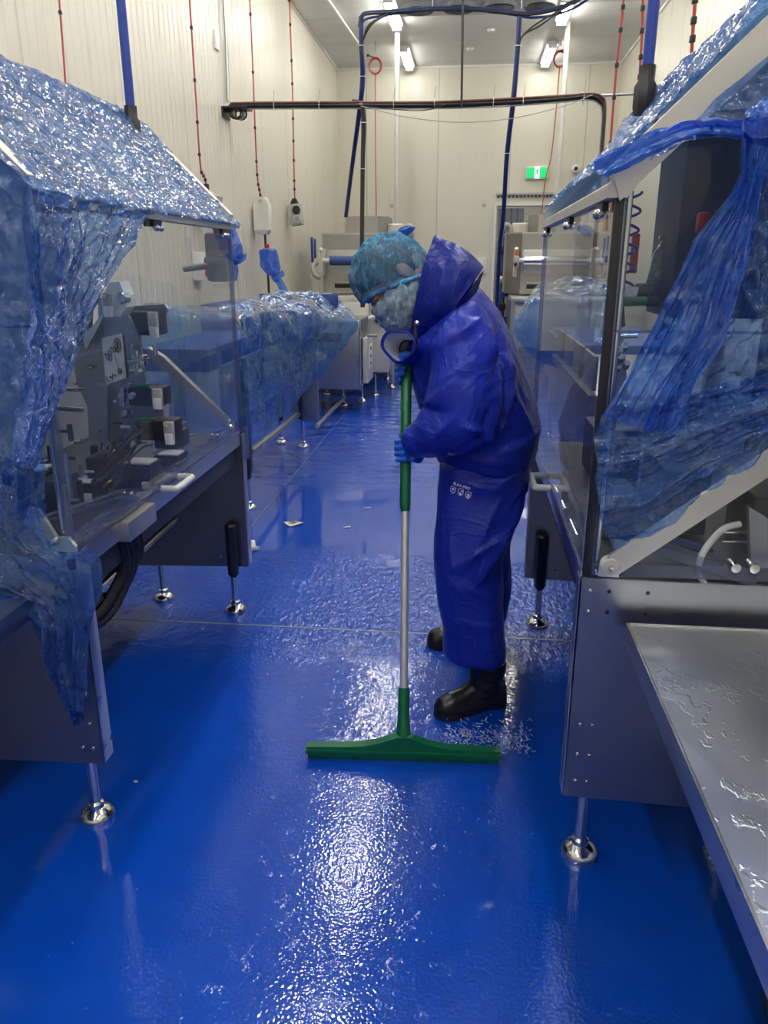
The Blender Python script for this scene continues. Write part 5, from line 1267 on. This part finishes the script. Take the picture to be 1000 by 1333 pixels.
# legs
caps(body, [((0.069,2.56,0.881), .095), ((0.041,2.52,0.783), .085), ((0.032,2.47,0.605), .058), ((0.049,2.46,0.41), .052), ((0.11,2.47,0.228), .036), ((0.126,2.49,0.11), .030)])
caps(body, [((0.087,2.72,0.84), .095), ((0.085,2.78,0.705), .085), ((0.082,2.84,0.53), .058), ((0.097,2.9,0.31), .050), ((0.092,2.94,0.154), .038)])
def grip_hand(mb, c, wrist, k=1.0, flip=1, th0=40):
    """four unequal fingers wound round the handle, a palm and an opposed thumb"""
    ax = HD.copy(); e1 = V((1, 0, 0)); e1 = (e1 - ax * e1.dot(ax)).normalized(); e2 = ax.cross(e1).normalized()
    if e2.y > 0: e2 = -e2
    c = V(c)
    def pt(h, th, r): 
        a = math.radians(th); return c + ax * h + (e1 * math.cos(a) + e2 * math.sin(a) * flip) * r
    fr = [.0092, .0095, .0092, .0082]; ln = [205, 225, 215, 180]
    for i in range(4):
        h = (.030 - .0195 * i); r0 = .0178 + fr[i] * .92
        pts = []
        for q in range(9):
            th = th0 + ln[i] * q / 8
            rr = r0 + (.004 if q in (2, 5) else 0) + (.008 if q == 0 else 0)
            pts.append((pt(h - .004 * math.sin(q * .4), th, rr), (fr[i] - .0016 * q / 8) * k))
        mb.tube([p for p, r in pts], [r for p, r in pts], 12); mb.ball(pts[-1][0], pts[-1][1], None, 8); mb.ball(pts[0][0], pts[0][1], None, 8)
    # palm
    for h, r in ((.030, .016), (.010, .018), (-.010, .018), (-.028, .016)):
        caps(mb, [(pt(h, th0 - 5, .034), r * .72 * k), (pt(h * .9, th0 - 45, .044), r * k), (V(wrist).lerp(c, .30) + ax * h * .5, r * 1.0 * k)], 12)
    caps(mb, [(V(wrist), .029 * k), (V(wrist).lerp(c, .35), .027 * k)], 14)
    # thumb leaves the side of the palm and closes the other way
    caps(mb, [(V(wrist).lerp(c, .35) + ax * .012, .014 * k), (pt(.046, -25, .036), .0125 * k), (pt(.052, -75, .029), .0105 * k), (pt(.050, -125, .0275), .009 * k)], 12)
    return mb
hN = on_handle(V((-0.193,2.41,0.974)).z); WNv = V(WN)
grip_hand(body, hN, WN, .86)
hF = A1 - HD * .055
grip_hand(body, hF, WF, .90, -1)
me = remesh(body, .0045, 3, 'person')
person = mk('person', me, 'skin', None, True, 180)
tag(person, PERSON_LABEL, 'person')
WLOC['person'] = V((0, 0, 0))
def crease(me, segs, camside=True, nz=(.010, 5, .004, 16), seed=0):
    S = []
    for (ax, ay, az), (bx, by, bz), wd, h in segs:
        S.append((ax, az, bx, bz, wd, h))
    cos = [v.co.copy() for v in me.vertices]; nor = [V(n.vector) for n in me.vertex_normals]
    for v, p, n in zip(me.vertices, cos, nor):
        a1, f1, a2, f2 = nz
        q = V((p.x, p.y, p.z * .6)) + V((seed, 0, 0))
        d = a1 * noise.noise(q * f1) + a2 * (ridged(q, f2) - .3)
        if n.y < .3:
            wgt = min(1, (.3 - n.y) / .6)
            for (ax, az, bx, bz, wd, h) in S:
                dx, dz = bx - ax, bz - az; L2 = dx * dx + dz * dz
                tt = ((p.x - ax) * dx + (p.z - az) * dz) / L2
                if tt < -.3 or tt > 1.3: continue
                tc = min(1, max(0, tt)); ex, ez = p.x - ax - dx * tc, p.z - az - dz * tc
                # asymmetric fold: steep on one side
                L = math.sqrt(L2); sd = (ex * -dz + ez * dx) / L; dd = math.hypot(ex, ez)
                ww = wd * .8 if sd > 0 else wd * 2.0
                d += 1.35 * wgt * h * math.exp(-abs(dd / ww) ** 1.15) * (1 - .5 * abs(2 * tc - 1))
        v.co = p + n * d
# trousers
tr_ = MB()
tr_.loft([ring2((-0.066,2.62,0.971), (0.209,2.62,0.951), 2.62, .17), ring2((-0.075,2.62,0.911), (0.223,2.62,0.889), 2.61, .185), ring2((-0.078,2.6,0.833), (0.215,2.6,0.82), 2.61, .19), ring2((-0.047,2.6,0.77), (0.187,2.6,0.757), 2.62, .17)])
tr_.loft([ring2((-0.077,2.53,0.912), (0.2,2.53,0.906), 2.53, .11), ring2((-0.085,2.52,0.806), (0.2,2.52,0.799), 2.52, .125), ring2((-0.088,2.48,0.681), (0.169,2.48,0.674), 2.48, .118), ring2((-0.088,2.46,0.599), (0.141,2.46,0.586), 2.46, .112),
          ring2((-0.074,2.45,0.452), (0.15,2.45,0.443), 2.455, .108), ring2((-0.055,2.45,0.305), (0.162,2.45,0.299), 2.455, .106), ring2((-0.048,2.45,0.233), (0.174,2.45,0.222), 2.46, .108)])
tr_.loft([ring2((-0.01,2.72,0.837), (0.222,2.72,0.838), 2.72, .11), ring2((-0.012,2.74,0.714), (0.203,2.74,0.706), 2.76, .12), ring2((-0.008,2.82,0.534), (0.188,2.82,0.525), 2.83, .11), ring2((-0.002,2.88,0.314), (0.205,2.88,0.297), 2.89, .105),
          ring2((-0.011,2.92,0.172), (0.201,2.92,0.158), 2.93, .11)])
tm_ = remesh(tr_, .009, 5, 'trousers')
crease(tm_, [((-0.02,2.45,0.605), (0.106,2.45,0.685), .010, .014), ((0.016,2.45,0.542), (0.109,2.45,0.481), .010, .012), ((-0.038,2.45,0.568), (0.036,2.45,0.486), .010, .010), ((0.211,2.5,0.821), (0.06,2.45,0.544), .016, .020),
             ((0.094,2.5,0.858), (0.217,2.5,0.927), .010, .010), ((-0.019,2.5,0.873), (0.12,2.5,0.85), .008, .010), ((0.006,2.45,0.412), (0.113,2.45,0.388), .012, .008), ((0.122,2.5,0.818), (0.026,2.45,0.613), .016, .012), ((-0.027,2.45,0.666), (0.012,2.45,0.234), .02, .008), ((0.098,2.45,0.446), (0.121,2.45,0.209), .018, .010)],
       nz=(.010, 6, .0035, 13))
trousers = mk('trousers', tm_, 'fabric', person, True, 180)
# jacket
jk = MB()
jk.loft([ring2((-0.086,2.62,0.908), (0.236,2.62,0.881), 2.61, .20), ring2((-0.103,2.62,0.971), (0.248,2.62,0.957), 2.61, .205), ring2((-0.12,2.62,1.038), (0.25,2.62,1.037), 2.61, .205), ring2((-0.169,2.62,1.116), (0.224,2.62,1.131), 2.61, .21),
         ring2((-0.194,2.62,1.202), (0.183,2.62,1.233), 2.61, .215), ring2((-0.202,2.62,1.279), (0.137,2.62,1.332), 2.61, .215), ring2((-0.192,2.62,1.334), (0.099,2.62,1.406), 2.62, .20), ring2((-0.172,2.62,1.384), (0.052,2.62,1.459), 2.62, .16), ring2((-0.153,2.62,1.419), (0.001,2.62,1.492), 2.62, .10)])
caps(jk, [((-0.015,2.49,1.342), .095), ((-0.01,2.43,1.258), .105), ((-0.006,2.39,1.145), .110), ((-0.013,2.37,1.081), .100), ((-0.079,2.37,1.046), .082), ((-0.125,2.375,1.024), .062), ((-0.144,2.375,1.016), .052)], 28)
caps(jk, [((-0.03,2.75,1.32), .095), ((-0.044,2.81,1.198), .10), ((-0.081,2.82,1.105), .085), ((-0.122,2.72,1.169), .070), ((-0.151,2.64,1.211), .060)], 24)
jm = remesh(jk, .009, 5, 'jacket')
crease(jm, [((0.057,2.42,1.357), (0.1,2.42,1.237), .012, .024), ((0.107,2.45,1.346), (0.079,2.45,1.185), .010, -.016), ((-0.111,2.38,1.181), (-0.005,2.38,1.264), .016, .014), ((-0.144,2.35,1.102), (-0.051,2.35,1.198), .014, .014), ((-0.103,2.42,1.293), (-0.024,2.45,1.419), .016, .016),
            ((0.006,2.4,1.083), (0.064,2.42,1.063), .008, .018), ((0.018,2.42,1.012), (0.12,2.42,1.064), .012, .016), ((0.113,2.45,0.975), (0.236,2.5,1.025), .012, .016), ((0.08,2.42,1.142), (0.05,2.42,1.006), .016, -.022), ((0.151,2.5,1.228), (0.12,2.45,1.076), .016, .014),
            ((-0.036,2.3,1.102), (-0.104,2.3,1.029), .012, .010), ((0.024,2.42,1.375), (-0.08,2.42,1.301), .012, .012), ((0.127,2.45,1.186), (0.21,2.5,1.043), .016, .014), ((-0.01,2.42,0.946), (0.186,2.42,0.946), .010, .008), ((-0.168,2.5,1.248), (-0.126,2.45,1.133), .012, .012)],
       nz=(.014, 5, .004, 11), seed=4)
jacket = mk('jacket', jm, 'fabric', person, True, 180)
# hood, thrown back
def hood_rows():
    rows = []
    mer = [  # (front edge, middle, base) on the camera side, then the ridge, then the far side
        ((532,447,2.50), (541,455,2.48), (552,462,2.47)),
        ((539,412,2.47), (556,418,2.43), (574,424,2.43)),
        ((547,372,2.48), (572,380,2.42), (597,392,2.41)),
        ((556,335,2.52), (588,348,2.45), (620,362,2.46))]
    return mer
hm_ = [[(-0.188,2.5,1.303),(-0.164,2.48,1.286),(-0.137,2.47,1.271)],
       [(-0.17,2.47,1.389),(-0.127,2.43,1.378),(-0.084,2.43,1.365)],
       [(-0.152,2.48,1.481),(-0.09,2.42,1.465),(-0.031,2.41,1.437)],
       [(-0.135,2.53,1.565),(-0.057,2.47,1.542),(0.017,2.48,1.502)],
       [(-0.117,2.62,1.636),(-0.032,2.6,1.591),(0.039,2.6,1.53)],
       [(-0.136,2.74,1.579),(-0.058,2.76,1.541),(0.022,2.74,1.499)],
       [(-0.159,2.8,1.49),(-0.097,2.82,1.456),(-0.023,2.8,1.421)],
       [(-0.184,2.8,1.373),(-0.137,2.84,1.349),(-0.081,2.82,1.332)]]
hoodme = sheet_mesh('hood', hm_, 46, 80, amp=.008, sc=6, crk=.002, seed=20, thick=.004, edge_jit=.0)
hood = mk('hood', hoodme, 'fabric', jacket, True, 60)
# underside of the hood turning back to the shoulders
sheet('hood_fold', [[(-0.081,2.42,1.361),(-0.029,2.405,1.43),(0.02,2.47,1.495),(0.042,2.6,1.523),(0.024,2.74,1.492)],
                    [(-0.084,2.45,1.335),(-0.028,2.44,1.397),(0.017,2.5,1.453),(0.031,2.6,1.478),(0.018,2.72,1.445)]], 'fabric', 50, 14, jacket, amp=.004, sc=8, crk=.001, thick=.003)
# placket and stud
MB().tube(cr([(-0.159,2.385,1.368),(-0.158,2.375,1.332),(-0.16,2.38,1.297)], 5), .006, 8).build('drawcord', 'black', jacket)
MB().ball((-0.154,2.38,1.375), .009, None, 8).build('stud', 'chrome', jacket)
# collar of the white shirt
sheet('shirt_collar', [[(-0.165,2.6,1.525),(-0.15,2.62,1.544),(-0.132,2.66,1.554)], [(-0.155,2.56,1.479),(-0.138,2.6,1.502),(-0.116,2.66,1.515)]], 'shirt', 16, 12, person, amp=.003, sc=10, crk=0, thick=.004)
# flared far cuff with white lining
axc = (V((-0.235,2.4,1.315)) - V((-0.134,2.62,1.244))).normalized()
cc0 = V((-0.132,2.58,1.249)); cc1 = V((-0.212,2.41,1.307))
x1 = axc.cross(V((0, 0, 1))).normalized(); x2 = x1.cross(axc).normalized()
def cuff_ring(c, rr, n=28, sq=.0): return [c + x1 * math.cos(a) * rr * (1.08 + .06 * math.sin(2 * a + 1)) + x2 * math.sin(a) * rr * (.74 + .10 * math.sin(3 * a)) + axc * .022 * math.sin(a * 1 - .8) for a in [k * 6.2832 / n for k in range(n)]]
def open_loft(rings, name, mat, parent):
    b = MB(); b.loft(rings, False); return b.build(name, mat, parent, True, 180)
Ls = [(0, .046), (.35, .048), (.7, .054), (.95, .062), (1, .066)]
cuff = open_loft([cuff_ring(cc0.lerp(cc1, q), r) for q, r in Ls], 'cuff', 'fabric', jacket)
open_loft([cuff_ring(cc0.lerp(cc1, q), r - .0035) for q, r in Ls], 'cuff_lining', 'shirt', jacket)
MB().tube(cuff_ring(cc1, .0585), .0035, 8, True).build('cuff_edge', 'fabric', jacket)
MB().tube(cuff_ring(cc0.lerp(cc1, .55), .049), .004, 6, True).build('cuff_strap', 'black', jacket)
# near glove
gl = MB(); grip_hand(gl, hN, WN, 1.06); caps(gl, [(WNv, .034), (WNv + (WNv - hN) * .25, .036)], 16)
mk('glove', remesh(gl, .003, 2, 'glove'), 'glove', person, True, 180)
gl = MB(); grip_hand(gl, hF, WF, 1.06, -1)
mk('glove', remesh(gl, .004, 2, 'glove'), 'glove', person, True, 180)
# hair, hairnet
def head_shell(c, rad, cut, n=48, keep='above', nz=.004, pl=0.0, seed=0):
    """shell around the head kept on one side of a plane: cut = (a, b): u > a + b*f"""
    a, b = cut; bm = bmesh.new(); bmesh.ops.create_uvsphere(bm, u_segments=n * 2, v_segments=n, radius=1)
    kill = []
    for v in bm.verts:
        f, s, u = v.co.x * rad[0] + c[0], v.co.y * rad[1] + c[1], v.co.z * rad[2] + c[2]
        lim = a + b * f
        dlt = (u - lim) if keep == 'above' else (lim - u)
        if dlt < -.012: kill.append(v)
        dirn = V((v.co.x, v.co.y, v.co.z))
        k = nz * noise.noise(dirn * 3.2 + V((seed, 0, 0))) + pl * math.sin(14 * math.atan2(v.co.y, v.co.x) + 3 * noise.noise(dirn * 2)) * max(0, 1 - abs(dlt) / .05)
        k += nz * .6 * ridged(dirn + V((seed, 0, 0)), 5)
        f, s, u = f + dirn.x * k, s + dirn.y * k, u + dirn.z * k
        v.co = hp(f, s, u)
    bmesh.ops.delete(bm, geom=kill, context='VERTS')
    me = bpy.data.meshes.new('shell'); bm.to_mesh(me); bm.free(); return me
mk('hair', head_shell((-.004, 0, .028), (.101, .082, .100), (.000, .70), keep='above', nz=.002), 'hair', person, True, 180)
netm = head_shell((-.018, 0, .026), (.130, .102, .122), (-.0275, .725), keep='above', nz=.009, pl=.003, seed=3)
mk('hairnet', netm, 'net', person, True, 180)
# elastic band along the lower edge of the net
def rimpt(a):
    f = -.014 + .112 * math.cos(a); s = .092 * math.sin(a); u = -.030 + .725 * f
    return hp(f, s, u)
MB().tube([rimpt(k * 6.2832 / 60) for k in range(60)], [.0065 + .0018 * math.sin(k * 2.1) for k in range(60)], 8, True).build('hairnet_band', 'netband', person)
mkm = head_shell((.028, 0, -.062), (.104, .090, .092), (-.024, .16), keep='below', nz=.012, seed=9)
bmk = bmesh.new(); bmk.from_mesh(mkm)
bmesh.ops.delete(bmk, geom=[v for v in bmk.verts if (v.co - Hc).dot(Fd) < -.045], context='VERTS'); bmk.to_mesh(mkm); bmk.free()
mk('beard_cover', mkm, 'mask', person, True, 180)
# boots
def boot(parent, toe, heel, top, name='boot'):
    toe, heel, top = V(toe), V(heel), V(top); d = (toe - heel); L = d.length; d.normalize(); sd = V((-d.y, d.x, 0))
    b = MB(); up = V((0, 0, 1))
    ank = heel + d * .085 + up * .10
    b.tube([top + up * .03, top, ank + up * .05, ank, ank - up * .03], [.064, .064, .060, .058, .052], 24)
    def fr(t, w, h, base=.018):
        c = heel + d * (L * t) + up * base; return [c + sd * math.cos(a) * w + up * (h * max(0, math.sin(a)) + .004 * min(0, math.sin(a))) for a in [k * 6.2832 / 24 for k in range(24)]]
    b.loft([fr(.0, .018, .05), fr(.02, .034, .085), fr(.12, .043, .11), fr(.3, .045, .13), fr(.45, .045, .105), fr(.62, .049, .078), (fr(.8, .050, .066)), fr(.92, .042, .056), fr(.98, .026, .040), fr(1.0, .010, .020)])
    me = remesh(b, .0055, 6, 'boot')
    for v in me.vertices:
        p = v.co; tt = (p - heel).dot(d) / L
        k = .0035 * math.exp(-((tt - .36) / .05) ** 2) * math.sin(p.z * 160) + .002 * noise.noise(p * 22)
        k += .003 * math.exp(-((tt - .80) / .012) ** 2)
        v.co = p + V((0, 0, 1)) * k * .6 + sd * (-.6 * k)
    o = mk(name, me, 'rubber', parent, True, 180)
    def sr(t, w, z): c = heel + d * (L * t); return [c + up * z + sd * w, c + up * z - sd * w]
    outl = [(0, .020), (.03, .034), (.12, .042), (.35, .036), (.5, .040), (.7, .052), (.85, .050), (.95, .036), (1.0, .012)]
    pl_ = [heel + d * (L * q) + sd * w_ for q, w_ in outl] + [heel + d * (L * q) - sd * w_ for q, w_ in reversed(outl)]
    MB().prism([p + up * .002 for p in pl_], (0, 0, .024)).build('sole', 'black', o)
    return o
boot(person, V((-0.073,2.385,-0.0)) + V((0, .01, 0)), V((0.176,2.507,0.0)) + V((.0, .02, 0)), (0.113,2.48,0.161))
boot(person, V((-0.13,2.937,0.0)) + V((0, 0, 0)), V((-0.13,2.937,0.0)) + V((.27, .03, 0)), (0.079,2.95,0.148))
# printing on the trousers and jacket, laid on the cloth
def on_cloth(me, target, c, w_, tilt=0, off=.0015):
    bvh = BVHTree.FromPolygons([v.co for v in target.data.vertices], [p.vertices[:] for p in target.data.polygons])
    cs, sn = math.cos(tilt), math.sin(tilt)
    for v in me.vertices:
        x, z, dp = v.co.x * cs - v.co.y * sn + c[0], v.co.x * sn + v.co.y * cs + c[2], v.co.z
        hit = bvh.ray_cast(V((x, 1.8, z)), V((0, 1, 0)))
        y = hit[0].y if hit[0] is not None else c[1]
        v.co = V((x, y - off - dp, z))
    return me
tx = on_cloth(text_mesh('ELKA PRO', .0125, .0002), trousers, (-0.004,2.4,0.859), 0, -.22)
mk('printed_lettering', tx, 'print', trousers, False)
def shield_mesh(cx, kind):
    b = MB(); o = [(-.008, .009), (.0, .011), (.008, .009), (.0085, -.001), (.005, -.008), (0, -.012), (-.005, -.008), (-.0085, -.001)]
    b.tube([(x, z, 0) for x, z in o], .0009, 5, True)
    if kind == 0: b.prism([(-.006, .001, 0), (-.004, .005, 0), (0, .007, 0), (.004, .005, 0), (.006, .001, 0)], (0, 0, .0004)); b.tube([(0, .001, 0), (0, -.005, 0), (-.002, -.006, 0)], .0008, 5)
    if kind == 1: b.prism([(-.005, -.008, 0), (-.001, -.001, 0), (.005, -.008, 0)], (0, 0, .0004)); b.prism([(0, .001, 0), (.006, .002, 0), (.006, .006, 0), (.001, .005, 0)], (0, 0, .0004))
    if kind == 2: b.prism([(-.005, -.002, 0), (0, .006, 0), (.005, .0, 0), (.002, -.003, 0)], (0, 0, .0004)); b.prism([(-.004, -.005, 0), (.004, -.005, 0), (.002, -.008, 0), (-.002, -.008, 0)], (0, 0, .0004))
    return b.mesh('shield')
for k, px in enumerate(((-0.032,2.4,0.843), (-0.007,2.4,0.839), (0.018,2.4,0.832))):
    mk('printed_shield', on_cloth(shield_mesh(0, k), trousers, px, 0, -.15), 'print', trousers, False)
tx = on_cloth(text_mesh('ELKA', .010, .0002), jacket, (-0.039,2.36,0.985), 0, -.3)
mk('printed_lettering', tx, 'print', jacket, False)

# ================================================================ WATER
random.seed(3)
b = MB()
for k in range(330):
    u = random.random(); x = -.04 + .29 * u + random.gauss(0, .012); y = 2.185 + random.random() * .12
    z = .006 + abs(random.gauss(0, .030)) * (1 if x > -.02 else .4); L = random.uniform(.005, .024); r = random.uniform(.0007, .0021)
    dr = V((random.uniform(-.5, 1.0), random.uniform(-.5, .5), random.uniform(-1, .1))).normalized()
    a_ = V((x, y, max(z, .004))); c_ = a_ - dr * L
    b.tube([a_, a_.lerp(c_, .3) + V((.001, 0, 0)), a_.lerp(c_, .7), c_], [r * .3, r, r * .8, r * .2], 6)
for k in range(220):
    u = random.random(); x = (-.04 + .30 * u) if k < 170 else (-.36 + .17 * u); y = 2.19 + random.random() * .12
    z = .003 + abs(random.gauss(0, .035 if k < 80 else .008)); r = random.uniform(.0007, .002)
    b.ball((x, y, z), (r * random.uniform(.8, 2.2), r, r * random.uniform(1, 2)), None, 4)
m, nt, p = new_mat('splash_water')
nt.nodes.remove(p); ou_ = nt.nodes['Material Output']; mx_ = nd(nt, 'ShaderNodeMixShader'); mx_.inputs[0].default_value = .5; tb_ = nd(nt, 'ShaderNodeBsdfTransparent'); db_ = nd(nt, 'ShaderNodeBsdfDiffuse'); db_.inputs[0].default_value = (.6, .7, .95, 1)
lk(nt, tb_.outputs[0], mx_.inputs[1]); lk(nt, db_.outputs[0], mx_.inputs[2]); gx_ = nd(nt, 'ShaderNodeBsdfGlossy'); gx_.inputs['Roughness'].default_value = .05; mg_ = nd(nt, 'ShaderNodeMixShader'); mg_.inputs[0].default_value = .12
lk(nt, mx_.outputs[0], mg_.inputs[1]); lk(nt, gx_.outputs[0], mg_.inputs[2]); lk(nt, mg_.outputs[0], ou_.inputs['Surface'])
sp = b.build('water_splash', m, None, True, 180)
tag(sp, 'spray of water drops thrown up behind the squeegee blade', 'water'); sp['kind'] = 'stuff'
# low wave of water pushed by the blade
rows = []
for j in range(5):
    rows.append([sqp(-.30 + .6 * i / 12, .018 + j * .022, .003 + (.022 * math.exp(-((j - 1) / 1.1) ** 2)) * (.3 + .7 * abs(noise.noise(V((i * .9, j * .4, 3)))) * 1.6)) for i in range(13)])
wv = sheet('water_wave', rows, 'water', 120, 30, amp=.004, sc=30, crk=.002, edge_jit=0, seed=30)
tag(wv, 'low ripple of water pushed along behind the squeegee blade', 'water'); wv['kind'] = 'stuff'
# beads and puddle drops lying on the floor
b = MB()
for k in range(420):
    x = random.uniform(-.95, .32); y = random.choice([random.uniform(1.0, 3.4), random.uniform(2.2, 3.2)]); r = random.uniform(.0012, .0045)
    b.ball((x, y, 0), (r * random.uniform(1, 1.8), r * random.uniform(1, 1.6), r * .45), None, 4)
wd = b.build('water_drops', M['water'], None, True, 180)
tag(wd, 'scattered small water drops beading on the blue floor', 'water'); wd['kind'] = 'stuff'
